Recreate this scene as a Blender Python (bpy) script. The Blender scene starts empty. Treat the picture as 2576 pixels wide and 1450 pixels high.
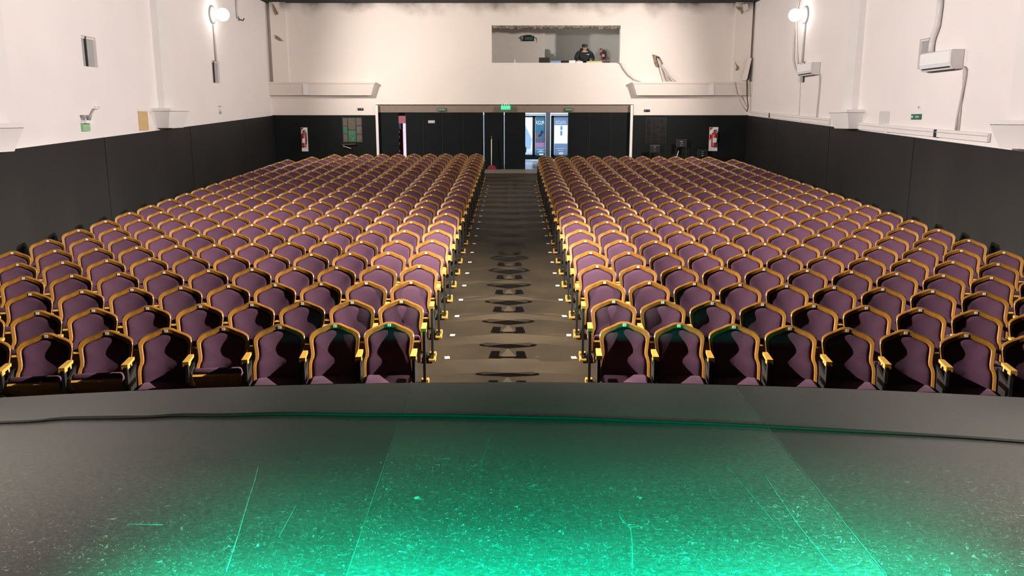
import bpy, bmesh, math, random
from mathutils import Vector, Matrix

random.seed(7)
S = bpy.context.scene
COL = S.collection

# ------------------------------------------------------------------ camera
F = 2090.0; CX = 1288.0; CY = 725.0
TH = math.atan(425.0 / F)            # pitch down
CAM = Vector((0.0, 0.0, 3.15))
RIGHT = Vector((1, 0, 0)); FWD = Vector((0, math.cos(TH), -math.sin(TH))); UP = Vector((0, math.sin(TH), math.cos(TH)))
cd = bpy.data.cameras.new('camera'); co = bpy.data.objects.new('camera', cd); COL.objects.link(co)
co.location = CAM; co.rotation_euler = (math.pi / 2 - TH, 0, 0)
cd.sensor_width = 36.0; cd.lens = F / 2576.0 * 36.0; cd.clip_end = 200; cd.clip_start = 0.05
S.camera = co

# ------------------------------------------------------------------ world, exposure, large lights
S.view_settings.view_transform = 'Standard'; S.view_settings.look = 'None'
S.view_settings.gamma = 1.0; S.view_settings.use_curve_mapping = False
S.view_settings.exposure = 0.0
W = bpy.data.worlds.new('sky'); S.world = W; W.use_nodes = True
wb = W.node_tree.nodes['Background']; wb.inputs[0].default_value = (0.62, 0.78, 1.0, 1); wb.inputs[1].default_value = 2.2

def point_light(name, loc, power, color, r=0.1):
    l = bpy.data.lights.new(name, 'POINT'); l.energy = power; l.color = color; l.shadow_soft_size = r
    o = bpy.data.objects.new(name, l); COL.objects.link(o); o.location = loc; return o
def spot_light(name, loc, target, power, color, angle, blend=0.5, r=0.1):
    l = bpy.data.lights.new(name, 'SPOT'); l.energy = power; l.color = color; l.shadow_soft_size = r
    l.spot_size = math.radians(angle); l.spot_blend = blend
    o = bpy.data.objects.new(name, l); COL.objects.link(o); o.location = loc
    d = Vector(target) - Vector(loc); o.rotation_euler = d.to_track_quat('-Z', 'Y').to_euler(); return o
def area_light(name, loc, target, power, color, sx, sy, spread=180):
    l = bpy.data.lights.new(name, 'AREA'); l.energy = power; l.color = color; l.shape = 'RECTANGLE'; l.size = sx; l.size_y = sy
    l.spread = math.radians(spread)
    o = bpy.data.objects.new(name, l); COL.objects.link(o); o.location = loc
    d = Vector(target) - Vector(loc); o.rotation_euler = d.to_track_quat('-Z', 'Y').to_euler(); return o

WARM = (1.0, 0.89, 0.80)
XL, XR, YB, ZC = -9.02, 8.90, 31.96, 7.33
# house floodlights high on the two side walls near the stage, each thrown across the hall
FLR = Vector((8.4, 8.85, 5.6)); FLL = Vector((-8.5, 8.85, 5.6))
spot_light('house_flood_right', FLR, FLR + Vector((-10, 1.7, -3.6)), 32000, WARM, 66, 0.9, 0.02)
spot_light('house_flood_left', FLL, FLL + Vector((10, 1.7, -3.6)), 32000, WARM, 66, 0.9, 0.02)
# unseen fill spots added to brighten the opposite white walls
spot_light('wall_fill_right', FLR + Vector((0, 0, .5)), (XL, 21.5, 6.0), 14200, (1.0, 0.90, 0.88), 74, 1.0, 0.03)
spot_light('wall_fill_left', FLL + Vector((0, 0, .5)), (XR, 21.5, 6.0), 14200, (1.0, 0.90, 0.88), 74, 1.0, 0.03)
# the two bare wall lamps half way down the hall (their bulbs are built below)
LAMP_L = (XL + 0.33, 26.1, 6.23); LAMP_R = (XR - 0.33, 26.3, 6.24)
spot_light('wall_lamp_light_left', (LAMP_L[0] + .32, LAMP_L[1], LAMP_L[2]), (LAMP_L[0] + 10, LAMP_L[1] + 1.0, LAMP_L[2] - 2.2), 2700, (1.0, 0.89, 0.82), 152, 0.7, 0.1)
spot_light('wall_lamp_light_right', (LAMP_R[0] - .32, LAMP_R[1], LAMP_R[2]), (LAMP_R[0] - 10, LAMP_R[1] + 1.0, LAMP_R[2] - 2.2), 2700, (1.0, 0.89, 0.82), 152, 0.7, 0.1)
# green stage batten lying on the stage, thrown at the audience
area_light('green_batten_light', (0.25, 2.05, 1.88), (0.25, 2.8, 1.4), 340, (0.0, 1.0, 0.52), 3.4, 0.10, 56)
# fill lights added out of view to lift both sides of the stage
spot_light('stage_side_fill_left', (-4.9, 3.5, 3.4), (-3.3, 3.6, 1.4), 2600, (1.0, 0.92, 0.78), 60, 1.0, 0.15)
spot_light('stage_side_fill_right', (4.9, 3.5, 3.4), (3.3, 3.6, 1.4), 2600, (1.0, 0.91, 0.78), 60, 1.0, 0.15)
# unseen fill light added inside the projection booth
point_light('booth_fill', (3.0, 33.2, 6.35), 14, (1.0, 0.93, 0.85), 0.15)
# added light, no visible lamp, to brighten the lobby posters and floor
area_light('lobby_fill', (0.8, 37.6, 3.9), (0.8, 39.2, 1.5), 260, (0.75, 0.88, 1.0), 3, 2)
# daylight on the street outside
sl = bpy.data.lights.new('sun', 'SUN'); sl.energy = 3.0; sl.angle = 0.02; sl.color = (1, 0.96, 0.9)
so = bpy.data.objects.new('sun', sl); COL.objects.link(so); so.rotation_euler = (math.radians(50), 0, math.radians(-30)); so.location = (0, 45, 20)

# ------------------------------------------------------------------ projection helpers (pixel of the photograph -> place in the hall)
def ray(px, py): return FWD + RIGHT * ((px - CX) / F) - UP * ((py - CY) / F)
def atY(px, py, Y): d = ray(px, py); return CAM + d * ((Y - CAM.y) / d.y)
def atX(px, py, X): d = ray(px, py); return CAM + d * ((X - CAM.x) / d.x)
def atZ(px, py, Z): d = ray(px, py); return CAM + d * ((Z - CAM.z) / d.z)
# raked floor of the hall
AL = math.atan(512.0 / F) - TH; H = 3.15
NF = Vector((0, -math.sin(AL), math.cos(AL))); EF = Vector((0, math.cos(AL), math.sin(AL)))
FOOT = CAM - NF * H
def fl(X, D, h=0.0): return FOOT + Vector((X, 0, 0)) + EF * D + NF * h
def floor_z(y): return FOOT.z + (y - FOOT.y) * math.tan(AL)

# ------------------------------------------------------------------ materials
def mat(name, col, rough=0.6, metal=0.0, var=0.0, vscale=8.0, stretch=(1, 1, 1), col2=None, bump=0.0, bscale=60, emit=None, estr=0, spec=0.5, sheen=0.0, rnd=0.0, coat=0.0):
    m = bpy.data.materials.new(name); m.use_nodes = True; nt = m.node_tree; N = nt.nodes; L = nt.links
    b = N['Principled BSDF']; b.inputs['Base Color'].default_value = (*col, 1); b.inputs['Roughness'].default_value = rough
    b.inputs['Metallic'].default_value = metal; b.inputs['Specular IOR Level'].default_value = spec
    if sheen: b.inputs['Sheen Weight'].default_value = sheen; b.inputs['Sheen Tint'].default_value = (0.8, 0.55, 0.75, 1); b.inputs['Sheen Roughness'].default_value = 0.4
    if coat: b.inputs['Coat Weight'].default_value = coat; b.inputs['Coat Roughness'].default_value = 0.25
    tc = N.new('ShaderNodeTexCoord')
    if var or col2:
        mp = N.new('ShaderNodeMapping'); mp.inputs['Scale'].default_value = stretch
        nz = N.new('ShaderNodeTexNoise'); nz.inputs['Scale'].default_value = vscale; nz.inputs['Detail'].default_value = 5
        L.new(tc.outputs['Object'], mp.inputs[0]); L.new(mp.outputs[0], nz.inputs['Vector'])
        rp = N.new('ShaderNodeValToRGB'); rp.color_ramp.elements[0].position = 0.3; rp.color_ramp.elements[1].position = 0.7
        c2 = col2 or tuple(c * (1 - var) for c in col)
        rp.color_ramp.elements[0].color = (*c2, 1); rp.color_ramp.elements[1].color = (*col, 1)
        L.new(nz.outputs['Fac'], rp.inputs[0]); out = rp.outputs[0]
        if rnd:
            oi = N.new('ShaderNodeObjectInfo'); mr = N.new('ShaderNodeMapRange'); mr.inputs['To Min'].default_value = 1 - rnd; mr.inputs['To Max'].default_value = 1 + rnd
            L.new(oi.outputs['Random'], mr.inputs['Value']); hs = N.new('ShaderNodeHueSaturation'); L.new(mr.outputs[0], hs.inputs['Value']); L.new(out, hs.inputs['Color']); out = hs.outputs[0]
        L.new(out, b.inputs['Base Color'])
    if bump:
        n2 = N.new('ShaderNodeTexNoise'); n2.inputs['Scale'].default_value = bscale; n2.inputs['Detail'].default_value = 4
        L.new(tc.outputs['Object'], n2.inputs['Vector']); bp = N.new('ShaderNodeBump'); bp.inputs['Strength'].default_value = bump; bp.inputs['Distance'].default_value = 0.01
        L.new(n2.outputs['Fac'], bp.inputs['Height']); L.new(bp.outputs[0], b.inputs['Normal'])
    if emit: b.inputs['Emission Color'].default_value = (*emit, 1); b.inputs['Emission Strength'].default_value = estr
    return m

M = {}
M['wall'] = mat('wall_paint', (0.80, 0.745, 0.715), 0.75, var=0.05, vscale=0.7, bump=0.08, bscale=9)
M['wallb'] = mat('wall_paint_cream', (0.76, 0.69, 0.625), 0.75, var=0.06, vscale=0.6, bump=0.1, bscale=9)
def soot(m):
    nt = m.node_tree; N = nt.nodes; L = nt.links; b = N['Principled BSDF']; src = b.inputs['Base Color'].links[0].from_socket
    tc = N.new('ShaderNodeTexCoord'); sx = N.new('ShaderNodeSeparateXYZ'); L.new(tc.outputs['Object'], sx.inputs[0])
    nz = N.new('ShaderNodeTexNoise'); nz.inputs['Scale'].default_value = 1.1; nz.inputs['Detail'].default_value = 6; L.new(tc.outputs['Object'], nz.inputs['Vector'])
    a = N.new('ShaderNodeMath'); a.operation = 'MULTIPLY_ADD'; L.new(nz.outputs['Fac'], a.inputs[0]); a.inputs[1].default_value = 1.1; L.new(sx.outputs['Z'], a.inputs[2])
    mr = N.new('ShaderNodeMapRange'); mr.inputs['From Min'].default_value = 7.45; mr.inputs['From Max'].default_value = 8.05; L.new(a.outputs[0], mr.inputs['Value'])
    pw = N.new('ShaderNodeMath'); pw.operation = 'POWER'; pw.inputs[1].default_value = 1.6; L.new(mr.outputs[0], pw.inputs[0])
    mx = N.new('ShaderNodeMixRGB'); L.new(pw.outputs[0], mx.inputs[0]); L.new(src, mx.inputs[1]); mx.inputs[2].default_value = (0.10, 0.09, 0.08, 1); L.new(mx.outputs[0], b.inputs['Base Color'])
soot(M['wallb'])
M['ledge'] = mat('ledge_paint', (0.70, 0.63, 0.565), 0.75, var=0.06, vscale=1.5)
M['trimw'] = mat('moulding_paint', (0.76, 0.73, 0.70), 0.6, var=0.04, vscale=2)
M['dado'] = mat('black_panel_paint', (0.016, 0.0155, 0.0145), 0.5, spec=0.3, var=0.25, vscale=1.2, stretch=(1, 1, 0.3), bump=0.06, bscale=4)
M['dadob'] = mat('black_back_wall_paint', (0.0085, 0.011, 0.0105), 0.6, spec=0.12, var=0.25, vscale=1.2)
M['ceil'] = mat('ceiling_black', (0.012, 0.016, 0.015), 0.9, var=0.2)
M['fabric'] = mat('purple_velvet', (0.069, 0.030, 0.054), 0.85, var=0.22, vscale=5, bump=0.1, bscale=180, spec=0.2, sheen=0.04, rnd=0.16)
M['wood'] = mat('orange_varnished_wood', (0.195, 0.086, 0.011), 0.42, var=0.38, vscale=9, stretch=(1, 1, 0.3), spec=0.3, rnd=0.14)
M['woody'] = mat('yellow_varnished_wood', (0.52, 0.29, 0.055), 0.35, var=0.2, vscale=14, stretch=(3, 0.5, 1))
M['woodd'] = mat('brown_plywood', (0.16, 0.085, 0.03), 0.5, var=0.3, vscale=8, stretch=(0.4, 2, 1))
M['black'] = mat('black_metal', (0.012, 0.012, 0.012), 0.45, spec=0.4, var=0.1)
M['blackp'] = mat('black_door_paint', (0.006, 0.009, 0.009), 0.6, spec=0.12, var=0.2, vscale=2)
M['plate'] = mat('number_plate_metal', (0.75, 0.74, 0.72), 0.3, metal=0.3, var=0.1)
M['chrome'] = mat('chrome', (0.8, 0.8, 0.8), 0.15, metal=1.0)
M['white'] = mat('white_plastic', (0.82, 0.81, 0.80), 0.4, var=0.03)
M['grey'] = mat('grey_metal', (0.36, 0.35, 0.345), 0.5, var=0.12, vscale=5)
M['greyl'] = mat('pale_grey_paint', (0.62, 0.60, 0.58), 0.55, var=0.06)
M['dark'] = mat('dark_void', (0.02, 0.02, 0.02), 0.8, var=0.1)
M['red'] = mat('red_enamel', (0.42, 0.03, 0.02), 0.35, var=0.1)
M['redd'] = mat('dark_red_plastic', (0.22, 0.02, 0.02), 0.45, var=0.15)
M['tan'] = mat('tan_board', (0.62, 0.42, 0.20), 0.7, var=0.12, vscale=10)
M['green'] = mat('green_sign', (0.02, 0.14, 0.08), 0.45, var=0.1)
M['greenl'] = mat('pale_green_sign', (0.30, 0.55, 0.30), 0.5, var=0.2, vscale=30)
M['greenlit'] = mat('lit_green_sign', (0.02, 0.3, 0.15), 0.5, emit=(0.03, 0.8, 0.36), estr=0.9, var=0.05)
M['brownband'] = mat('brown_header_paint', (0.22, 0.165, 0.125), 0.7, var=0.1)
M['lobby'] = mat('lobby_dark_paint', (0.05, 0.055, 0.06), 0.6, var=0.1)
M['lobbyfl'] = mat('lobby_tiles', (0.30, 0.33, 0.38), 0.25, var=0.15, vscale=3)
M['concrete'] = mat('broken_concrete', (0.30, 0.25, 0.19), 0.9, col2=(0.07, 0.055, 0.04), vscale=14, bump=0.8, bscale=20)
M['boothw'] = mat('booth_grey_paint', (0.66, 0.61, 0.56), 0.8, var=0.06)
M['boothd'] = mat('booth_dark_paint', (0.55, 0.56, 0.53), 0.8, var=0.06)
M['glass'] = mat('leaded_glass_grey', (0.15, 0.13, 0.105), 0.3, var=0.45, vscale=12)
M['glassg'] = mat('leaded_glass_green', (0.10, 0.19, 0.12), 0.3, col2=(0.01, 0.12, 0.06), vscale=14)
M['glassd'] = mat('leaded_glass_dark', (0.022, 0.022, 0.02), 0.12, var=0.5, vscale=9)
M['skin'] = mat('skin', (0.55, 0.33, 0.25), 0.5, var=0.1)
M['hoodie'] = mat('dark_hoodie', (0.010, 0.020, 0.020), 0.85, var=0.2, bump=0.1)
M['trous'] = mat('dark_trousers', (0.015, 0.016, 0.02), 0.85, var=0.2)
M['plasterhole'] = mat('chipped_plaster', (0.40, 0.30, 0.20), 0.9, col2=(0.10, 0.06, 0.035), vscale=16, bump=0.6, bscale=25)
M['plasterflap'] = mat('peeling_plaster', (0.70, 0.63, 0.55), 0.85, var=0.2, vscale=12)
M['lampglow'] = mat('lamp_glow', (1, 0.95, 0.9), 0.4, emit=(1.0, 0.93, 0.86), estr=14)
M['sticker'] = mat('white_sticker', (0.78, 0.77, 0.75), 0.5, var=0.05)
M['blueb'] = mat('blue_paper', (0.22, 0.38, 0.66), 0.5, var=0.1)
M['limeb'] = mat('lime_paper', (0.55, 0.60, 0.25), 0.5, var=0.1)
M['laptop'] = mat('dark_brown_plastic', (0.03, 0.028, 0.02), 0.5, var=0.1)
M['street'] = mat('street_render', (0.80, 0.82, 0.85), 0.8, var=0.05)
M['asph'] = mat('pavement', (0.42, 0.43, 0.45), 0.8, var=0.15)
M['van'] = mat('pale_blue_paint', (0.36, 0.46, 0.66), 0.35, var=0.03)
M['cord'] = mat('green_black_rubber', (0.002, 0.003, 0.0025), 0.95, var=0.1)
M['cream'] = mat('cream_cable', (0.66, 0.60, 0.52), 0.5, var=0.08)
M['greyc'] = mat('grey_conduit', (0.50, 0.47, 0.45), 0.5, var=0.08)

def translucent(name, col, w=0.9):
    m = bpy.data.materials.new(name); m.use_nodes = True; nt = m.node_tree; N = nt.nodes; L = nt.links
    for n in list(N):
        if n.type == 'BSDF_PRINCIPLED': N.remove(n)
    out = [n for n in N if n.type == 'OUTPUT_MATERIAL'][0]
    nz = N.new('ShaderNodeTexNoise'); nz.inputs['Scale'].default_value = 3.0
    rp = N.new('ShaderNodeValToRGB'); rp.color_ramp.elements[0].color = (*[c * 0.85 for c in col], 1); rp.color_ramp.elements[1].color = (*col, 1)
    L.new(nz.outputs['Fac'], rp.inputs[0])
    t = N.new('ShaderNodeBsdfTranslucent'); d = N.new('ShaderNodeBsdfDiffuse'); mx = N.new('ShaderNodeMixShader'); mx.inputs[0].default_value = 1 - w
    L.new(rp.outputs[0], t.inputs[0]); L.new(rp.outputs[0], d.inputs[0]); L.new(t.outputs[0], mx.inputs[1]); L.new(d.outputs[0], mx.inputs[2]); L.new(mx.outputs[0], out.inputs[0])
    return m
M['pteal'] = translucent('teal_film', (0.34, 0.56, 0.66))
M['ppale'] = translucent('pale_blue_film', (0.62, 0.72, 0.84))
M['pwhite'] = translucent('white_film', (0.95, 0.97, 1.0))
M['ppink'] = translucent('pink_film', (0.97, 0.63, 0.78))
M['pcoral'] = translucent('coral_film', (0.74, 0.47, 0.47))
M['pgrey'] = translucent('grey_film', (0.46, 0.49, 0.57))
M['pdark'] = translucent('dark_blue_film', (0.22, 0.30, 0.40))

def clear_glass():
    m = bpy.data.materials.new('door_glass'); m.use_nodes = True; nt = m.node_tree; N = nt.nodes; L = nt.links
    for n in list(N):
        if n.type == 'BSDF_PRINCIPLED': N.remove(n)
    out = [n for n in N if n.type == 'OUTPUT_MATERIAL'][0]
    t = N.new('ShaderNodeBsdfTransparent'); t.inputs[0].default_value = (0.9, 0.95, 1, 1)
    g = N.new('ShaderNodeBsdfGlossy'); g.inputs['Roughness'].default_value = 0.03
    fr = N.new('ShaderNodeFresnel'); fr.inputs[0].default_value = 1.4
    mx = N.new('ShaderNodeMixShader'); L.new(fr.outputs[0], mx.inputs[0]); L.new(t.outputs[0], mx.inputs[1]); L.new(g.outputs[0], mx.inputs[2]); L.new(mx.outputs[0], out.inputs[0])
    return m
M['clear'] = clear_glass()

def stage_mat(name, base, rough, scr):
    """dark painted boards covered in pale scuffs and curled scratches"""
    m = bpy.data.materials.new(name); m.use_nodes = True; nt = m.node_tree; N = nt.nodes; L = nt.links
    b = N['Principled BSDF']; b.inputs['Specular IOR Level'].default_value = 1.0
    tc = N.new('ShaderNodeTexCoord')
    def noise(scale, detail=2, dist=0.0, stretch=(1, 1, 1)):
        mp = N.new('ShaderNodeMapping'); mp.inputs['Scale'].default_value = stretch; mp.inputs['Location'].default_value = (random.random() * 9, random.random() * 9, 0)
        n = N.new('ShaderNodeTexNoise'); n.inputs['Scale'].default_value = scale; n.inputs['Detail'].default_value = detail; n.inputs['Distortion'].default_value = dist
        L.new(tc.outputs['Object'], mp.inputs[0]); L.new(mp.outputs[0], n.inputs['Vector']); return n.outputs['Fac']
    def math_(op, a, bv=None, clamp=False):
        n = N.new('ShaderNodeMath'); n.operation = op; n.use_clamp = clamp
        if hasattr(a, 'links'): L.new(a, n.inputs[0])
        else: n.inputs[0].default_value = a
        if bv is not None:
            if hasattr(bv, 'links'): L.new(bv, n.inputs[1])
            else: n.inputs[1].default_value = bv
        return n.outputs[0]
    def scratches(scale, mscale, thick, mth, stretch=(1, 1, 1), dist=0.6):
        n = noise(scale, 1.5, dist, stretch)
        line = math_('LESS_THAN', math_('ABSOLUTE', math_('SUBTRACT', n, 0.5)), thick)
        msk = math_('GREATER_THAN', noise(mscale, 2, 0.3), mth)
        return math_('MULTIPLY', line, msk)
    s = scratches(13, 22, 0.0038, 0.60)
    s = math_('MAXIMUM', s, scratches(20, 34, 0.005, 0.60, (1, 0.6, 1)))
    s = math_('MAXIMUM', s, scratches(6, 30, 0.002, 0.58, (0.7, 1, 1)))
    s = math_('MAXIMUM', s, scratches(30, 40, 0.007, 0.60))
    spk = math_('GREATER_THAN', noise(120, 1), 0.70)
    s = math_('MAXIMUM', s, math_('MULTIPLY', spk, 0.6))
    sx = N.new('ShaderNodeSeparateXYZ'); L.new(tc.outputs['Object'], sx.inputs[0])
    wob = math_('MULTIPLY', math_('SUBTRACT', noise(0.9, 3), 0.5), 2.2)
    lit_zone = N.new('ShaderNodeMapRange'); lit_zone.inputs['From Min'].default_value = 4.35; lit_zone.inputs['From Max'].default_value = 3.2  # scratches fade out past the green light; its reach is painted in
    L.new(math_('ADD', sx.outputs['Y'], wob), lit_zone.inputs['Value'])
    s = math_('MULTIPLY', math_('MULTIPLY', s, lit_zone.outputs[0]), scr)
    cl = noise(1.2, 4, 0, (0.35, 1, 1))
    rp = N.new('ShaderNodeValToRGB'); rp.color_ramp.elements[0].position = 0.3; rp.color_ramp.elements[1].position = 0.7
    rp.color_ramp.elements[0].color = (*[c * 0.75 for c in base], 1); rp.color_ramp.elements[1].color = (*[c * 1.2 for c in base], 1); L.new(cl, rp.inputs[0])
    gr = N.new('ShaderNodeMapRange'); gr.inputs['From Min'].default_value = 0.35; gr.inputs['From Max'].default_value = 0.75; gr.inputs['To Min'].default_value = 0.7; gr.inputs['To Max'].default_value = 1.6
    L.new(noise(70, 5, 0.2, (0.5, 1, 1)), gr.inputs['Value'])
    gm = N.new('ShaderNodeMixRGB'); gm.blend_type = 'MULTIPLY'; gm.inputs[0].default_value = 1.0; L.new(rp.outputs[0], gm.inputs[1]); L.new(gr.outputs[0], gm.inputs[2])
    mx = N.new('ShaderNodeMixRGB'); L.new(s, mx.inputs[0]); L.new(gm.outputs[0], mx.inputs[1]); mx.inputs[2].default_value = (0.42, 0.43, 0.40, 1)
    L.new(mx.outputs[0], b.inputs['Base Color'])
    rr = N.new('ShaderNodeMapRange'); rr.inputs['To Min'].default_value = rough - 0.06; rr.inputs['To Max'].default_value = rough + 0.06; L.new(cl, rr.inputs['Value']); L.new(rr.outputs[0], b.inputs['Roughness'])
    return m
M['stage'] = stage_mat('stage_boards_center', (0.034, 0.035, 0.032), 0.32, 0.7)
M['staged'] = stage_mat('stage_boards_side', (0.022, 0.023, 0.021), 0.34, 0.5)

def floor_mat():
    m = mat('aisle_floor', (0.046, 0.034, 0.020), 0.6, spec=0.2, col2=(0.028, 0.022, 0.014), vscale=1.6, bump=0.08, bscale=25)
    return m
M['floor'] = floor_mat()

# ------------------------------------------------------------------ mesh helper
class B:
    def __init__(s): s.v = []; s.f = []; s.mi = []; s.cur = 0
    def add(s, vs, fs):
        o = len(s.v); s.v += [tuple(v) for v in vs]
        for f in fs: s.f.append(tuple(i + o for i in f)); s.mi.append(s.cur)
        return s
    def box(s, a, b, ch=0.0):
        x0, y0, z0 = [min(a[i], b[i]) for i in range(3)]; x1, y1, z1 = [max(a[i], b[i]) for i in range(3)]
        if ch <= 0:
            vs = [(x0, y0, z0), (x1, y0, z0), (x1, y1, z0), (x0, y1, z0), (x0, y0, z1), (x1, y0, z1), (x1, y1, z1), (x0, y1, z1)]
            return s.add(vs, [(0, 3, 2, 1), (4, 5, 6, 7), (0, 1, 5, 4), (1, 2, 6, 5), (2, 3, 7, 6), (3, 0, 4, 7)])
        bm = bmesh.new(); bmesh.ops.create_cube(bm, size=1.0)
        for v in bm.verts: v.co = Vector(((x0 + x1) / 2 + v.co.x * (x1 - x0), (y0 + y1) / 2 + v.co.y * (y1 - y0), (z0 + z1) / 2 + v.co.z * (z1 - z0)))
        ch = min(ch, 0.45 * min(x1 - x0, y1 - y0, z1 - z0))
        bmesh.ops.bevel(bm, geom=list(bm.edges), offset=ch, segments=2, affect='EDGES', profile=0.5)
        bm.verts.index_update(); s.add([v.co.copy() for v in bm.verts], [tuple(v.index for v in f.verts) for f in bm.faces]); bm.free(); return s
    def hexa(s, p):   # 8 points: bottom ring 4, top ring 4
        return s.add(p, [(0, 3, 2, 1), (4, 5, 6, 7), (0, 1, 5, 4), (1, 2, 6, 5), (2, 3, 7, 6), (3, 0, 4, 7)])
    def quad(s, a, b, c, d): return s.add([a, b, c, d], [(0, 1, 2, 3)])
    def tube(s, pts, r, n=8, caps=True):
        pts = [Vector(p) for p in pts]; rings = []
        rr = r if isinstance(r, (list, tuple)) else [r] * len(pts)
        o = len(s.v); ref = None
        for i, p in enumerate(pts):
            t = (pts[min(i + 1, len(pts) - 1)] - pts[max(i - 1, 0)]).normalized()
            if ref is None: ref = Vector((0, 0, 1)) if abs(t.z) < 0.9 else Vector((1, 0, 0))
            u = t.cross(ref).normalized(); w = u.cross(t).normalized(); ref = w
            for k in range(n):
                a = 2 * math.pi * k / n; s.v.append(tuple(p + (u * math.cos(a) + w * math.sin(a)) * rr[i]))
        for i in range(len(pts) - 1):
            for k in range(n):
                a = o + i * n + k; b = o + i * n + (k + 1) % n; s.f.append((a, b, b + n, a + n)); s.mi.append(s.cur)
        if caps:
            s.f.append(tuple(o + k for k in reversed(range(n)))); s.mi.append(s.cur)
            s.f.append(tuple(o + (len(pts) - 1) * n + k for k in range(n))); s.mi.append(s.cur)
        return s
    def lathe(s, prof, axis_o, axis=(0, 0, 1), n=20):   # prof: (radius, height)
        ax = Vector(axis).normalized(); ref = Vector((1, 0, 0)) if abs(ax.x) < 0.9 else Vector((0, 1, 0))
        u = ax.cross(ref).normalized(); w = ax.cross(u); o = len(s.v); O = Vector(axis_o)
        for r, h in prof:
            for k in range(n):
                a = 2 * math.pi * k / n; s.v.append(tuple(O + ax * h + (u * math.cos(a) + w * math.sin(a)) * max(r, 1e-4)))
        for i in range(len(prof) - 1):
            for k in range(n):
                a = o + i * n + k; b = o + i * n + (k + 1) % n; s.f.append((a, b, b + n, a + n)); s.mi.append(s.cur)
        return s
    def prism(s, poly, off):   # poly: list of 3D points (planar), extruded by vector off
        off = Vector(off); n = len(poly); o = len(s.v)
        s.v += [tuple(Vector(p)) for p in poly] + [tuple(Vector(p) + off) for p in poly]
        s.f.append(tuple(o + k for k in reversed(range(n)))); s.f.append(tuple(o + n + k for k in range(n))); s.mi += [s.cur] * 2
        for k in range(n): s.f.append((o + k, o + (k + 1) % n, o + n + (k + 1) % n, o + n + k)); s.mi.append(s.cur)
        return s
    def mesh(s, name, mats, smooth=False):
        me = bpy.data.meshes.new(name); me.from_pydata(s.v, [], s.f)
        for m in (mats if isinstance(mats, (list, tuple)) else [mats]): me.materials.append(M[m] if isinstance(m, str) else m)
        for p, i in zip(me.polygons, s.mi): p.material_index = i
        if smooth:
            for p in me.polygons: p.use_smooth = True
        bm = bmesh.new(); bm.from_mesh(me); bmesh.ops.recalc_face_normals(bm, faces=list(bm.faces)); bm.to_mesh(me); bm.free()
        me.update(); return me

def put(name, me, parent=None, loc=None, rot=None):
    o = bpy.data.objects.new(name, me); COL.objects.link(o)
    if parent: o.parent = parent
    if loc is not None: o.location = loc
    if rot is not None: o.rotation_euler = rot
    return o
def obj(name, b, mats, parent=None, smooth=False, **k): return put(name, b.mesh(name, mats, smooth), parent, **k)
def tag(o, label, cat, group=None, kind=None):
    if label: o['label'] = label
    if cat: o['category'] = cat
    if group: o['group'] = group
    if kind: o['kind'] = kind
    return o
def struct(name, b, mats, label=None, parent=None, smooth=False, cat='wall'):
    o = obj(name, b, mats, parent, smooth)
    if parent is None:
        o['kind'] = 'structure'
        if label: o['label'] = label
        o['category'] = cat
    return o
def thing(name, loc, label, cat, group=None):
    e = bpy.data.objects.new(name, None); COL.objects.link(e); e.location = loc; e.empty_display_size = 0.1
    tag(e, label, cat, group); return e
def local(b, loc):   # shift world-space geometry to a parent's origin
    b.v = [tuple(Vector(v) - Vector(loc)) for v in b.v]; return b
def text_mesh(body, size, mats, ext=0.002, mirror=False, shear=0.0):
    c = bpy.data.curves.new('lettering', 'FONT'); c.body = body; c.size = size; c.extrude = ext; c.align_x = 'CENTER'; c.align_y = 'CENTER'; c.shear = shear
    o = bpy.data.objects.new('lettering', c); COL.objects.link(o)
    dg = bpy.context.evaluated_depsgraph_get(); dg.update()
    me = bpy.data.meshes.new_from_object(o.evaluated_get(dg)); bpy.data.objects.remove(o)
    if mirror:
        for v in me.vertices: v.co.x = -v.co.x
    me.materials.clear(); me.materials.append(M[mats]); return me
ROT_BACK = (math.pi / 2, 0, 0)                      # lettering on a face that looks towards the stage
ROT_RIGHT = (math.pi / 2, 0, -math.pi / 2)          # on the right-hand wall, looking left
ROT_LEFT = (math.pi / 2, 0, math.pi / 2)

# ------------------------------------------------------------------ room shell
def sheet_with_holes(b, P, u0, u1, z0f, z1, holes, depth, nrm, back=True):
    """wall sheet in (u,z); P(u,z,d) gives the point d behind the face; holes (ua,ub,za,zb)"""
    us = sorted({u0, u1} | {h[0] for h in holes} | {h[1] for h in holes}); zs = sorted({z1} | {h[2] for h in holes} | {h[3] for h in holes})
    for i in range(len(us) - 1):
        ua, ub = us[i], us[i + 1]
        zz = [None] + zs
        for j in range(len(zz) - 1):
            za0 = z0f(ua) if zz[j] is None else zz[j]; zb0 = z0f(ub) if zz[j] is None else zz[j]
            zt = zz[j + 1]; um = (ua + ub) / 2; zm = (max(za0, zb0) + zt) / 2
            if any(h[0] < um < h[1] and h[2] < zm < h[3] for h in holes): continue
            b.hexa([P(ua, za0, 0), P(ub, zb0, 0), P(ub, zb0, depth), P(ua, za0, depth), P(ua, zt, 0), P(ub, zt, 0), P(ub, zt, depth), P(ua, zt, depth)])
    return b

Y0 = -5.0
# floor of the auditorium (raked)
b = B(); b.hexa([(XL - .3, 0, floor_z(0) - .3), (XR + .3, 0, floor_z(0) - .3), (XR + .3, YB, floor_z(YB) - .3), (XL - .3, YB, floor_z(YB) - .3),
                 (XL - .3, 0, floor_z(0)), (XR + .3, 0, floor_z(0)), (XR + .3, YB, floor_z(YB)), (XL - .3, YB, floor_z(YB))])
struct('floor', b, 'floor', 'dark worn auditorium floor sloping up to the doors', cat='floor')
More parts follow.
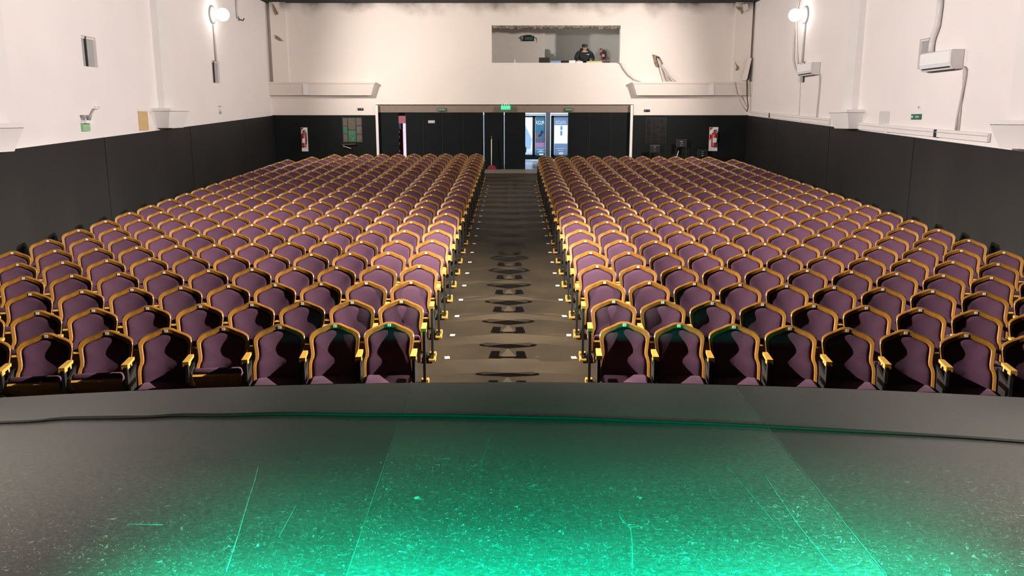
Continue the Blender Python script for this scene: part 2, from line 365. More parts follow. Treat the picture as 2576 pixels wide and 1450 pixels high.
# pale threshold strip by the doors
pz0 = atY(952, 427, YB).x; pz1 = atY(1588, 427, YB).x
b = B(); ya = YB - 1.35
b.hexa([(pz0, ya, floor_z(ya)), (pz1, ya, floor_z(ya)), (pz1, YB, floor_z(YB)), (pz0, YB, floor_z(YB)),
        (pz0, ya, floor_z(ya) + .012), (pz1, ya, floor_z(ya) + .012), (pz1, YB, floor_z(YB) + .012), (pz0, YB, floor_z(YB) + .012)])
struct('trim_9', b, mat('threshold_stone', (0.20, 0.18, 0.15), 0.5, var=0.1), 'pale stone threshold strip before the lobby doors', cat='floor')
# ceiling
b = B(); b.box((XL - .3, Y0, ZC), (XR + .3, YB + .3, ZC + .2)); struct('ceiling', b, 'ceil', 'black auditorium ceiling', cat='ceiling')

# wall niches
def niche_rect(px0, px1, py0, py1, X):
    a = atX(px0, (py0 + py1) / 2, X); c = atX(px1, (py0 + py1) / 2, X); m = (px0 + px1) / 2
    return (min(a.y, c.y), max(a.y, c.y), atX(m, py1, X).z, atX(m, py0, X).z)
NL = [niche_rect(207, 243, 93, 168, XL), niche_rect(534, 553, 154, 209, XL)]
NR = [niche_rect(2311, 2347, 97, 172, XR), niche_rect(2009, 2026, 156, 208, XR)]
ND = 0.30
b = B(); sheet_with_holes(b, lambda u, z, d: (XL - d, u, z), Y0, YB + .3, lambda u: floor_z(u), ZC, NL, ND, 1)
struct('wall_left', b, 'wall', 'white side wall left of the seats')
b = B(); sheet_with_holes(b, lambda u, z, d: (XR + d, u, z), Y0, YB + .3, lambda u: floor_z(u), ZC, NR, ND, 1)
struct('wall_right', b, 'wall', 'white side wall right of the seats')
b = B(); b.box((XL - .3, Y0 - .3, -1), (XR + .3, Y0, ZC)); struct('wall_front', b, 'ceil', 'black wall behind the stage')
b = B(); b.box((XL, Y0, -.5), (XL + .05, 9.4, ZC)); struct('trim_20', b, 'ceil', 'added black panel cutting bounced light on the left, beside the stage')  # unseen black panels added to keep bounced light off the front rows
b = B(); b.box((XR - .05, Y0, -.5), (XR, 9.4, ZC)); struct('trim_21', b, 'ceil', 'added black panel cutting bounced light on the right, beside the stage')
nlab = ['grey shuttered niche high in the left wall, nearer the stage', 'small grey shuttered niche below the left wall lamp',
        'grey shuttered niche behind the larger air conditioner', 'small grey shuttered niche behind the smaller air conditioner']
for i, (h, X, sg) in enumerate([(NL[0], XL, -1), (NL[1], XL, -1), (NR[0], XR, 1), (NR[1], XR, 1)]):
    w = h[1] - h[0]; b = B()
    b.box((X + sg * .06, h[0], h[2]), (X + sg * .10, h[1], h[3]))
    o = struct('window_%d' % (i + 1), b, 'grey', nlab[i], cat='window')
    b = B(); b.box((X + sg * .03, h[0] + w * .36, h[2]), (X + sg * .06, h[0] + w * .44, h[3])); obj('mullion', b, 'dark', o)
    b = B(); b.box((X + sg * .035, h[0], h[3] - .05), (X + sg * .06, h[1], h[3])); obj('top_rail', b, 'greyl', o)

# black dado panels on the walls (follow the rake)
DT = 2.017 / math.cos(AL)
def dado_side(X, t, name, lab):
    b = B(); y = 0.0; n = 0
    ys = [0.0, 3, 6, 9, 11.2, 13.6, 16.1, 18.6, 21.2, 23.6, 26, 28.4, YB]
    for i in range(len(ys) - 1):
        ya, yb = ys[i] + .006, ys[i + 1] - .006; tt = t * (1 + 0.25 * (i % 2))
        b.hexa([(X, ya, floor_z(ya)), (X + tt, ya, floor_z(ya)), (X + tt, yb, floor_z(yb)), (X, yb, floor_z(yb)),
                (X, ya, floor_z(ya) + DT), (X + tt, ya, floor_z(ya) + DT), (X + tt, yb, floor_z(yb) + DT), (X, yb, floor_z(yb) + DT)])
    struct(name, b, 'dado', lab)
dado_side(XL, .03, 'trim_1', 'black panelled lower part of the left wall')
dado_side(XR, -.03, 'trim_2', 'black panelled lower part of the right wall')

# back wall with lobby opening and booth opening
OP0 = atY(947, 340, YB).x; OP1 = atY(1592, 340, YB).x; OPT = atY(1288, 263, YB).z
BO0 = atY(1237, 110, YB).x; BO1 = atY(1560, 110, YB).x; BOB = atY(1400, 158, YB).z; BOT = atY(1400, 64, YB).z
zf = floor_z(YB)
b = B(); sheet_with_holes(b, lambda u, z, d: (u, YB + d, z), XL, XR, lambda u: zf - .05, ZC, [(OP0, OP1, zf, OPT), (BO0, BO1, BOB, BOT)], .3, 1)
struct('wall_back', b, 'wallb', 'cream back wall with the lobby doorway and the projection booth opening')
zd = atY(800, 290, YB).z
b = B(); b.box((XL, YB - .03, zf - .02), (OP0 - .0, YB, zd)); struct('trim_3', b, 'dadob', 'black lower back wall left of the lobby doorway')
b = B(); b.box((OP1, YB - .03, zf - .02), (XR, YB, zd)); struct('trim_4', b, 'dadob', 'black lower back wall right of the lobby doorway')
# white jamb edges
for i, (px, dx) in enumerate([(949, 1), (1588, -1)]):
    x = atY(px, 330, YB - .05).x; b = B(); b.box((x - .045, YB - .06, zf), (x + .045, YB + .02, OPT - .02)); struct('trim_%d' % (5 + i), b, 'trimw', 'white edge post of the doorway, ' + ('left' if dx > 0 else 'right') + ' side', cat='door frame')
# broken concrete lintel of booth
b = B(); x = BO0
while x < BO1:
    w = random.uniform(.06, .16); d = random.uniform(.07, .13); x2 = min(x + w, BO1)
    b.hexa([(x, YB + .02, BOT - d), (x2, YB + .02, BOT - d * random.uniform(.8, 1.1)), (x2, YB + .28, BOT - d * .8), (x, YB + .28, BOT - d * .8),
            (x, YB + .01, BOT + .01), (x2, YB + .01, BOT + .01), (x2, YB + .29, BOT + .01), (x, YB + .29, BOT + .01)]); x = x2
struct('trim_7', b, 'concrete', 'rough broken concrete edge along the top of the booth opening')

# pilasters on the side walls with corbel blocks
def pilaster(name, X, sg, yA, yB, blkA, blkB, ztop, zbot, lab):
    b = B(); b.box((X, yA, ztop - .05), (X + sg * .16, yB, ZC)); b.box((X, yB, ztop - .05), (X + sg * .06, yB + .10, ZC))
    o = struct(name, b, 'trimw', lab, cat='pilaster')
    b = B(); i0 = .16; d0 = .30; d1 = .42
    b.hexa([(X, blkA + i0, zbot), (X + sg * d0, blkA + i0, zbot), (X + sg * d0, blkB - i0, zbot), (X, blkB - i0, zbot),
            (X, blkA, ztop - .07), (X + sg * d1, blkA, ztop - .07), (X + sg * d1, blkB, ztop - .07), (X, blkB, ztop - .07)])
    b.box((X, blkA - .05, ztop - .07), (X + sg * (d1 + .05), blkB + .05, ztop))
    obj('corbel', b, 'trimw', o)
def wy(px, X): return X * F / ((px - CX)) / math.cos(TH) * 1.0
zt = atX(430, 272, XL + .42).z; zb_ = atX(432, 322, XL + .30).z
pilaster('trim_10', XL, 1, atX(397, 250, XL).y, atX(434, 250, XL + .16).y, atX(386, 300, XL).y, atX(477, 300, XL + .42).y, zt, zb_, 'white pilaster on the left wall between the two niches')
zt2 = atX(40, 311, XL + .42).z; zb2 = atX(35, 381, XL + .30).z; ye = atX(61, 330, XL + .42).y; ys_ = atX(30, 250, XL + .16).y
pilaster('trim_11', XL, 1, ys_ - .55, ys_, ye - 1.3, ye, zt2, zb2, 'white pilaster at the left edge, nearest the stage')
zt = atX(2130, 276, XR - .42).z; zb_ = atX(2128, 324, XR - .30).z
pilaster('trim_12', XR, -1, atX(2160, 250, XR).y, atX(2121, 250, XR - .16).y, atX(2173, 300, XR).y, atX(2084, 300, XR - .42).y, zt, zb_, 'white pilaster on the right wall between the air conditioners')
zt2 = atX(2530, 303, XR - .42).z; zb2 = atX(2530, 373, XR - .30).z; ye = atX(2487, 340, XR - .42).y; ys_ = atX(2541, 250, XR - .16).y
pilaster('trim_13', XR, -1, ys_ - .55, ys_, ye - 1.3, ye, zt2, zb2, 'white pilaster at the right edge, nearest the stage')
# corner pilasters and ledges of the back wall
YP = YB - .24
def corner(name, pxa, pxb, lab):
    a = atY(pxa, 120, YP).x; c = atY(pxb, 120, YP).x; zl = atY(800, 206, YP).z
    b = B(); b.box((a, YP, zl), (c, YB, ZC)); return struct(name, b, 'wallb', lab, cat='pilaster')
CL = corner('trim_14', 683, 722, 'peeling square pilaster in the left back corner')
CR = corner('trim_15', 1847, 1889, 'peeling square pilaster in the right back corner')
def patch(par, pts, mats, d=.02):
    b = B(); b.prism([atY(px, py, YP) for px, py in pts], (0, -d, 0)); obj('peeled_patch', b, mats, par)
patch(CL, [(684, 5), (702, 3), (703, 30), (694, 39), (687, 28)], 'plasterflap', .03)
patch(CL, [(686, 8), (696, 24), (701, 36), (694, 38), (688, 27)], 'plasterhole', .035)
patch(CL, [(692, 88), (700, 92), (713, 104), (704, 103), (693, 97)], 'plasterhole', .03)
patch(CR, [(1851, 16), (1869, 18), (1871, 25), (1866, 36), (1862, 28), (1852, 21)], 'plasterhole', .03)
patch(CR, [(1869, 12), (1880, 9), (1883, 22), (1873, 32), (1868, 24)], 'plasterflap', .04)
patch(CR, [(1848, 155), (1852, 163), (1858, 168), (1857, 176), (1850, 178), (1853, 168)], 'plasterhole', .03)
YL = YB - .28
def ledge(name, px_in, px_out, wallx, lab, s):
    z1 = atY(800, 206, YL).z; z0 = atY(800, 240, YL).z; xi = atY(px_in, 206, YL).x
    xb = xi - s * .14
    b = B(); b.hexa([(wallx, YL + .015, z0), (xb, YL + .015, z0), (xb, YB, z0), (wallx, YB, z0), (wallx, YL, z1 - .07), (xi, YL, z1 - .07), (xi, YB, z1 - .07), (wallx, YB, z1 - .07)])
    b.box((wallx, YL - .03, z1 - .07), (xi + s * .03, YB, z1))
    o = struct(name, b, 'ledge', lab, cat='ledge')
    xs = atY(px_out, 220, YL).x; b = B(); b.box((xs - .09, YL - .02, z0 + .02), (xs + .09, YL + .10, z1 - .07)); obj('rib', b, 'trimw', o)
ledge('trim_16', 941, 768, XL, 'cream boxed ledge on the back wall, left of the booth', 1)
ledge('trim_17', 1594, 1790, XR, 'cream boxed ledge on the back wall, right of the booth', -1)

# ------------------------------------------------------------------ projection booth
YBB = YB + 3.0; ZBF = 4.42
bx0, bx1 = BO0 - .9, BO1 + .35
b = B(); b.box((bx0 - .1, YB + .3, ZBF - .1), (bx1 + .1, YBB, ZBF)); struct('floor.001', b, 'boothd', 'floor of the projection booth', cat='floor')
xm = atY(1370, 100, YBB).x
b = B(); b.box((bx0, YBB - .35, ZBF), (xm, YBB, ZC)); struct('wall_booth', b, 'boothw', 'pale grey back wall of the booth, left half')
b = B(); b.box((xm, YBB, ZBF), (bx1 + .1, YBB + .1, ZC)); struct('wall_booth_rear', b, 'boothd', 'darker grey back wall of the booth behind the operator')
b = B(); b.box((bx1, YB + .3, ZBF), (bx1 + .1, YBB, ZC)); struct('wall_booth_right', b, 'boothw', 'side wall of the booth on the right')
b = B(); b.box((bx0 - .1, YB + .3, ZBF), (bx0, YBB, ZC)); struct('wall_booth_left', b, 'boothw', 'side wall of the booth on the left')
b = B(); b.box((bx0 - .1, YB + .3, BOT + .35), (bx1 + .1, YBB + .1, BOT + .45)); struct('ceiling.002', b, 'boothd', 'booth ceiling', cat='ceiling')
# console table behind the sill
t = thing('console_table', (1.80, YB + .75, ZBF), 'dark console table behind the booth sill under the papers', 'table')
tw = 2.4; th_ = BOB - ZBF - .02
b = B(); b.box((-tw, -.38, th_ - .05), (tw, .38, th_), .01); obj('tabletop', b, 'laptop', t)
for sx in (-1, 1):
    for sy in (-1, 1):
        b = B(); b.box((sx * (tw - .1) - .03, sy * .3 - .03, 0), (sx * (tw - .1) + .03, sy * .3 + .03, th_ - .05)); obj('leg', b, 'black', t)
TZ = ZBF + th_
def on_table(px, Y): return Vector((atY(px, 150, Y).x, Y, TZ))
YT = YB + .55
p = on_table(1369, YT); t = thing('laptop', p, 'dark open laptop seen from behind on the booth sill, left of the blue box', 'laptop')
b = B(); b.box((-.20, -.02, 0), (.20, .26, .02), .005); obj('keyboard_base', b, 'laptop', t)
b = B(); b.hexa([(-.20, -.03, .02), (.20, -.03, .02), (.20, -.01, .02), (-.20, -.01, .02), (-.20, -.09, .24), (.20, -.09, .24), (.20, -.07, .24), (-.20, -.07, .24)]); obj('screen_lid', b, 'laptop', t)
def boxthing(name, px0, px1, pytop, Y, d, m, lab, cat, mm=None):
    x0 = atY(px0, pytop, Y).x; x1 = atY(px1, pytop, Y).x; z1 = atY(px0, pytop, Y).z
    e = thing(name, ((x0 + x1) / 2, Y + d / 2, TZ), lab, cat); w = (x1 - x0) / 2; h = max(z1 - TZ, .03)
    b = B(); b.box((-w, -d / 2, 0), (w, d / 2, h * .8), .006); obj('tray', b, m, e)
    b = B(); b.box((-w * .99, -d / 2 + .004, h * .8), (w * .99, d / 2 - .004, h), .004); obj('lid', b, mm or m, e)
boxthing('storage_box', 1385, 1411, 153, YT - .1, .22, 'blueb', 'blue box with white edge on the booth sill right of the laptop', 'box')
boxthing('card_box', 1432, 1448, 152, YT - .25, .15, 'white', 'taller white box on the booth sill in front of the operator', 'box')
boxthing('card_box', 1450, 1466, 154, YT - .25, .15, 'white', 'lower white box on the booth sill in front of the operator', 'box')
boxthing('folder', 1476, 1515, 154, YT - .25, .2, 'limeb', 'lime green folder on the booth sill right of the operator', 'folder')
boxthing('mixer_console', 1412, 1431, 152.5, YT + .1, .25, 'laptop', 'low black equipment box between the blue and white boxes', 'equipment', 'black')
boxthing('tool_case', 1514, 1533, 154.5, YT - .05, .25, 'redd', 'dark red low case at the right end of the booth sill', 'case', 'laptop')
p = on_table(1295, YT - .1); t = thing('bottle', p, 'slim pale bottle standing alone at the left of the booth sill', 'bottle')
b = B(); b.lathe([(0, 0), (.035, 0), (.037, .02), (.037, .10), (.016, .14), (.015, .17)], (0, 0, 0)); obj('glass_body', b, 'greyl', t, True)
b = B(); b.lathe([(.018, .165), (.018, .185), (0, .186)], (0, 0, 0)); obj('cap', b, 'white', t, True)

# sign box hanging in booth
p = atY(1330, 97, YBB - .42); t = thing('exit_light_box', p, 'black unlit exit light box on the pale booth wall', 'sign')
b = B(); b.box((-.22, -.05, -.10), (.22, .06, .10), .012); obj('housing', b, 'black', t)
b = B(); b.box((-.15, -.056, -.05), (.15, -.05, .05)); obj('dim_face', b, 'green', t)
b = B(); b.box((-.12, -.04, .10), (.12, .06, .135), .005); obj('top_cover', b, 'black', t)
b = B(); b.prism([(-.22, -.04, .07), (-.33, -.02, .04), (-.22, -.04, -.04)], (0, .05, 0)); obj('bracket', b, 'grey', t)
b = B(); b.tube([(.22, 0, .06), (.31, 0, .03), (.33, .05, 0.0), (.33, .07, -.16)], .012, 6); obj('cable', b, 'grey', t)

def extinguisher(px0, px1, py0, py1, Y, lab, dim=False):
    a = atY(px0, py0, Y); c = atY(px1, py1, Y); cx = (a.x + c.x) / 2; w = (c.x - a.x) / 2; h = a.z - c.z
    e = thing('fire_extinguisher', (cx, Y, c.z), lab, 'fire extinguisher', 'fire extinguishers on backing plates')
    b = B(); b.box((-w, -.015, 0), (w, 0, h)); obj('backing_plate', b, 'greyl' if dim else 'white', e)
    b = B(); b.prism([(-w * .92, -.018, h * .99), (-w * .1, -.018, h * .99), (-w * .92, -.018, h * .86)], (0, -.004, 0)); b.prism([(-w * .92, -.018, h * .72), (-w * .92, -.018, h * .45), (-w * .1, -.018, h * .62)], (0, -.004, 0)); obj('red_marking', b, 'red', e)
    r = w * .62; b = B(); b.lathe([(0, .0), (r, .0), (r, h * .02), (r, h * .5), (r * .8, h * .58), (r * .3, h * .62), (r * .3, h * .66)], (w * .0, -.018 - r, h * .18), n=18); obj('cylinder', b, 'redd' if dim else 'red', e, True)
    b = B(); b.box((-.03, -.05 - r, h * .83), (.03, -.02 - r + .03, h * .87), .006); b.tube([(-.02, -.03 - r, h * .87), (.09, -.06 - r, h * .90)], .01, 6); obj('valve', b, 'black', e)
    b = B(); b.tube([(.02, -.03 - r, h * .85), (r * 1.2, -.03 - r, h * .8), (r * 1.25, -.04 - r, h * .5), (r * 1.05, -.04 - r, h * .3)], .014, 6); obj('hose', b, 'black', e, True)
    b = B(); b.box((-r * .7, -.022 - 2 * r, h * .36), (r * .7, -.014 - 2 * r, h * .55), .003); obj('paper_tag', b, 'sticker', e)
extinguisher(757, 776, 321, 381, YB - .03, 'red fire extinguisher on a white plate at the left of the back wall')
extinguisher(1785, 1804, 320, 380, YB - .03, 'red fire extinguisher on a white plate at the right of the back wall')
extinguisher(1509, 1524, 122, 156, YBB - .02, 'dim fire extinguisher behind the operator in the booth', True)

# ------------------------------------------------------------------ lobby: header band, door panels, glass doors, street
YD = YB + .10
zhead = atY(1288, 283, YD).z; ztop_o = OPT + .25
xa = OP0 - .3; xb = OP1 + .3
b = B(); b.box((xa, YD - .02, zhead), (xb, YD + .2, ztop_o + .1)); struct('wall_header', b, 'brownband', 'brown header band over the lobby doors')
def panel(i, px0, px1, lab):
    x0 = atY(px0, 350, YD).x; x1 = atY(px1, 350, YD).x
    b = B(); b.box((x0, YD, zf - .01), (x1, YD + .05, zhead)); o = struct('door_%d' % i, b, 'blackp', lab, cat='door')
    b = B(); b.box((x0 + .01, YD - .008, zf + .02), (x0 + .03, YD, zhead - .03)); obj('edge_strip', b, 'black', o)
    return o
ord_ = ['first', 'second', 'third', 'fourth', 'fifth', 'sixth', 'seventh', 'eighth', 'ninth', 'tenth', 'eleventh', 'twelfth', 'thirteenth', 'fourteenth', 'fifteenth', 'sixteenth', 'seventeenth', 'eighteenth', 'nineteenth', 'twentieth', 'twenty-first', 'twenty-second', 'twenty-third', 'twenty-fourth']
segs = [(944, 1003.5), (1021.5, 1063), (1063.4, 1111), (1111.4, 1163.6), (1163.9, 1216), (1218.2, 1267.6), (1269.4, 1321.5), (1428.5, 1481), (1481.4, 1535), (1535.3, 1596)]
PAN = []
for i, (p0, p1) in enumerate(segs): PAN.append(panel(i + 1, p0, p1, 'tall black door panel in the lobby doorway, %s from the left' % ord_[i]))
p = atY(1085.5, 306.5, YD - .01); t = thing('door_plaque', p, 'small grey plaque on a black door panel left of the broom', 'plaque')
b = B(); b.box((-.13, -.01, -.055), (.13, .01, .055), .004); obj('plate', b, 'grey', t)
b = B(); b.box((-.09, -.013, -.02), (.09, -.009, .02)); obj('worn_print', b, 'greyl', t)
# unlit SALIDA plates on header and lit one
def salida(px, py, w, h, lab, y, lit=False):
    p = atY(px, py, y); e = thing('exit_sign', p, lab, 'sign')
    b = B(); b.box((-w, -.03, -h), (w, .03, h), .005); obj('plate', b, 'greenlit' if lit else 'green', e)
    put('lettering', text_mesh('SALIDA', h * 1.15, 'white' if lit else 'greyl'), e, (0, -.033, 0), ROT_BACK)
    return e
salida(1112, 276, .135, .062, 'dark unlit exit sign on the brown header, left of the green lit sign', YD - .05)
salida(1430.5, 276, .135, .062, 'dark unlit exit sign on the brown header above the glass doors', YD - .05)
e = salida(1272, 271, .18, .075, 'lit green exit light hanging at the middle of the brown header', YB - .08, True)
for k in range(4):
    b = B(); b.lathe([(0, 0), (.018, 0), (.022, .02), (.012, .05), (0, .055)], (-.13 + k * .085, -.01, .075), n=10); obj('spot_head', b, 'white', e, True)
for sx in (-.11, .11):
    b = B(); b.tube([(sx, .05, .07), (sx, .05, .17)], .005, 6); obj('hanger', b, 'black', e)
# lobby shell
LF = zf - .02; YG = 39.6
b = B(); b.box((-7, YD, LF - .2), (7, YG + .6, LF)); struct('floor.002', b, 'lobbyfl', 'pale tiled lobby floor seen through the doors', cat='floor')
b = B(); b.box((-7, YB + .3, LF + 2.75), (7, YG, LF + 2.9)); struct('ceiling.001', b, 'lobby', 'lobby ceiling beyond the doors', cat='ceiling')
b = B(); b.box((-7.1, YB + .3, LF), (-7, YG, LF + 2.8)); struct('wall_lobby_left', b, 'lobby', 'lobby side wall on the left')
b = B(); b.box((7, YB + .3, LF), (7.1, YG, LF + 2.8)); struct('wall_lobby_right', b, 'lobby', 'lobby side wall on the right')
gx = lambda px: atY(px, 340, YG).x
gz = lambda py: atY(1360, py, YG).z
b = B(); g0, g1, g2, g3 = gx(1314), gx(1372), gx(1393), gx(1432)
ztp = gz(286); zbt = gz(392)
for pa, pb in ((None, 1212), (1221, 1264), (1273, 1305)): b.box((-7 if pa is None else gx(pa), YG, LF), (gx(pb), YG + .2, LF + 2.8))
for k, (pa, pb) in enumerate(((1212, 1221), (1264, 1273))):
    bb = B(); bb.box((gx(pa), YG + .05, LF), (gx(pb), YG + .07, LF + 2.1)); struct('window_%d' % (7 + k), bb, 'pwhite', 'narrow bright sidelight glimpsed through the door gap, ' + ('left' if k == 0 else 'right'), cat='window')
b.box((g3 + .1, YG, LF), (7, YG + .2, LF + 2.8)); b.box((gx(1305), YG, gz(284)), (g3 + .1, YG + .2, LF + 2.8))
b.box((gx(1373), YG - .06, LF), (gx(1384), YG + .2, gz(284)))
struct('wall_lobby_street', b, 'lobby', 'street front wall of the lobby round the glass doors')
def gdoor(n, px0, px1, lab, mull=None, skip=False):
    x0, x1 = gx(px0), gx(px1); zt_, zb_ = gz(291), LF + .02
    zg = gz(393)
    b = B(); fw = .09
    b.box((x0, YG, zg), (x0 + fw * .4, YG + .06, zt_)); b.box((x1 - fw * .4, YG, zg), (x1, YG + .06, zt_)); b.box((x0, YG, zt_ - .08), (x1, YG + .06, zt_)); b.box((x0, YG, LF + .04), (x1, YG + .06, zg + .06))
    if mull: b.box((gx(mull[0]), YG, zg), (gx(mull[1]), YG + .06, zt_))
    o = struct('door_%d' % n, b, 'blackp', lab, cat='glass door')
    b = B(); b.box((x0 + .02, YG + .025, zg), (x1 - .02, YG + .035, zt_ - .04)); obj('glass_pane', b, 'clear', o)
    b = B(); b.box((x0, YG - .0, gz(290)), (x1, YG + .05, gz(286.2))); obj('lit_transom', b, 'pwhite', o)
    return o
D1 = gdoor(11, 1316, 1372, 'left glass street door at the end of the lobby', (1339.5, 1346.5))
D2 = gdoor(12, 1386, 1430, 'right glass street door at the end of the lobby', (1386, 1394))
def poster(name, par_lab, px0, px1, items, txt, tx, cat='poster'):
    x0, x1 = gx(px0), gx(px1); z0, z1 = gz(393), gz(293)
    e = thing(name, ((x0 + x1) / 2, YG - .012, z0), par_lab, cat)
    w = (x1 - x0) / 2; hh = z1 - z0
    for nm, a, c, l, r, m in items:
        b = B(); b.box((-w + 2 * w * l, -.003 - .003 * (m == 'white'), hh * (1 - c)), (-w + 2 * w * r, .003, hh * (1 - a))); obj(nm, b, m, e)
    me = text_mesh(txt, .21, 'white', .002, True, 0.25)
    put('lettering', me, e, (w * tx, -.009, hh * (1 - .155)), ROT_BACK)
    return e
E1 = poster('show_poster', 'blue poster with reversed title and pink band on the left glass door', 1347, 1371,
       [('sheet', 0, .42, 0, 1, 'pteal'), ('side_block', .42, .56, 0, .35, 'pcoral'), ('middle_sheet', .42, .56, .35, .82, 'pteal'), ('side_block', .42, .56, .82, 1, 'pcoral'),
        ('figure_area', .56, .66, 0, 1, 'pgrey'), ('pink_band', .66, .76, 0, 1, 'ppink'), ('lilac_band', .76, .82, 0, 1, 'ppale'), ('lower_sheet', .82, 1, 0, 1, 'pteal'),
        ('subtitle_rule', .2, .206, .2, .8, 'white'), ('small_print', .83, .842, .06, .94, 'white'), ('small_print', .86, .872, .4, .75, 'white'), ('small_print', .885, .9, .2, .95, 'white'), ('white_block', .935, .975, .4, .85, 'white')], 'ROS', .02)
b = B(); b.lathe([(0, 0), (.05, .02), (.06, .07), (.05, .12), (0, .14)], (.08, -.012, 1.06), n=12); b.tube([(.06, -.012, 1.08), (.02, -.012, .98), (-.08, -.012, .92)], .04, 8); obj('figure', b, 'pdark', E1, True)
poster('show_poster', 'pale poster with reversed title on the right glass door', 1394.5, 1427.5,
       [('sheet', 0, .22, 0, 1, 'ppale'), ('lower_sheet', .68, 1, 0, 1, 'ppale'), ('small_print', .80, .812, .1, .95, 'white'), ('small_print', .85, .862, .3, .7, 'white'), ('white_block', .9, .96, .35, .7, 'white'), ('window_sketch', .36, .48, .45, .6, 'ppale'), ('window_sketch', .24, .34, .45, .62, 'ppale')], 'EROS', .0)
# red drinks fridge glimpsed through the narrow gap on the left
yf = 38.2; xf0 = atY(996, 340, yf).x; xf1 = atY(1019, 340, yf).x
t = thing('display_fridge', ((xf0 + xf1) / 2 - .15, yf, LF), 'dark red display cabinet glimpsed through the narrow gap left of the doors', 'cabinet')
w = (xf1 - xf0) / 2 + .05
b = B(); b.box((-w, 0, 0), (w, .6, 1.45), .02); obj('cabinet_body', b, 'redd', t)
b = B(); b.box((-w, -.02, 1.72), (w + .3, .5, 2.05), .01); obj('sign_panel', b, mat('pink_panel', (0.75, 0.30, 0.33), 0.5, var=.1, emit=(0.8, 0.25, 0.3), estr=.5), t)
b = B(); b.box((-w, .05, 1.45), (w - .15, .5, 1.72), .01); obj('upper_case', b, 'blueb', t)
for z in (.42, .75, 1.05, 1.28):
    b = B(); b.lathe([(0, 0), (.05, .01), (.06, .06), (.04, .12), (0, .14)], (w * .25, -.03, z), n=12); obj('jar', b, 'white', t, True)
p = atY(1019.2, 350, yf + .3)
b = B(); b.box((w + .0, .1, 0), (w + .12, .2, 1.75)); obj('lit_edge', b, mat('lit_panel_edge', (0.9, 0.85, 0.95), 0.5, emit=(0.9, 0.75, 0.9), estr=1.0, var=.05), t)
# street outside
b = B(); b.box((-14, YG + .6, LF - .25), (14, 60, LF - .05)); struct('floor.003', b, 'asph', 'pavement outside the lobby doors', cat='ground')
b = B(); b.box((-14, 54, LF - .1), (14, 55, LF + 7)); struct('wall_street', b, 'street', 'bright pale building across the street')
t = thing('parked_van', (gx(1318) - .9, 46.5, LF - .05), 'pale blue parked vehicle seen through the left glass door', 'van')
prof = [(-2.2, .35), (1.35, .35), (1.42, .9), (1.22, 1.3), (1.0, 1.75), (.75, 2.0), (-2.2, 2.05)]
b = B(); b.prism([(x, -.85, z) for x, z in prof], (0, 1.7, 0)); obj('van_body', b, 'van', t)
b = B(); b.prism([(.35, -.87, 1.25), (1.1, -.87, 1.25), (.75, -.87, 1.8), (.3, -.87, 1.85)], (0, .03, 0)); obj('side_window', b, 'street', t)
for x in (-1.4, .8):
    b = B(); b.lathe([(0, 0), (.2, 0), (.33, .02), (.33, .2), (0, .2)], (x, -.9, .33), (0, 1, 0)); obj('wheel', b, 'black', t, True)

# broom by the doors
yb_ = YB - .13; p = atY(1237, 428, yb_); zl = floor_z(YB) + .0
t = thing('broom', (p.x, yb_ - .02, zl), 'red floor broom with white handle leaning by the black doors', 'broom')
ht = atY(1237, 342, yb_).z - zl
b = B(); b.tube([(-.01, 0, .12), (-.005, .05, ht - .12)], .016, 10); obj('handle', b, 'white', t, True)
b = B(); b.tube([(-.005, .05, ht - .12), (-.003, .055, ht)], .018, 10); obj('grip', b, 'woodd', t, True)
b = B(); b.hexa([(-.20, -.04, 0), (.20, -.04, 0), (.20, .05, 0), (-.20, .05, 0), (-.11, -.03, .16), (.11, -.03, .16), (.11, .04, .16), (-.11, .04, .16)]); obj('broom_head', b, 'redd', t)

# leaded windows on the back wall
def leaded(n, px0, px1, py0, py1, lab, dark):
    Y = YB - .03; a = atY(px0, py0, Y); c = atY(px1, py1, Y); w = c.x - a.x; h = a.z - c.z
    b = B(); b.box((a.x - .03, Y - .012, c.z - .03), (c.x + .03, Y, a.z + .03)); o = struct('window_%d' % n, b, 'black', lab, cat='window')
    cells = [(0, .24, 0, .33), (0, .24, .35, .66), (0, .24, .68, 1), (.28, .68, 0, .48), (.28, .68, .51, 1), (.72, 1, 0, .31), (.72, 1, .34, .66), (.72, 1, .69, 1)]
    for i, (u0, u1, v0, v1) in enumerate(cells):
        b = B(); b.box((a.x + w * u0, Y - .02, a.z - h * v0), (a.x + w * u1, Y - .010, a.z - h * v1))
        obj('pane', b, 'glassd' if dark else ('glassg' if i in (1, 4) else 'glass'), o)
leaded(5, 862, 911, 297, 357, 'leaded window with grey and green panes at the left of the doorway', False)
leaded(6, 1627, 1673, 298, 358, 'dark leaded window at the right of the doorway', True)
p = atY(880, 366, YB - .05); t = thing('wooden_shelf', p, 'broken grey wooden ledge hanging below the leaded window', 'shelf')
b = B(); b.hexa([(-.28, -.10, .02), (.22, -.10, .04), (.22, .02, .04), (-.28, .02, .02), (-.28, -.10, .05), (.22, -.10, .07), (.22, .02, .07), (-.28, .02, .05)]); obj('top_board', b, 'woodd', t)
b = B(); b.hexa([(-.24, -.10, -.03), (.06, -.10, -.13), (.06, -.06, -.13), (-.24, -.06, -.03), (-.24, -.10, .0), (.06, -.10, -.10), (.06, -.06, -.10), (-.24, -.06, .0)]); obj('loose_slat', b, 'grey', t)
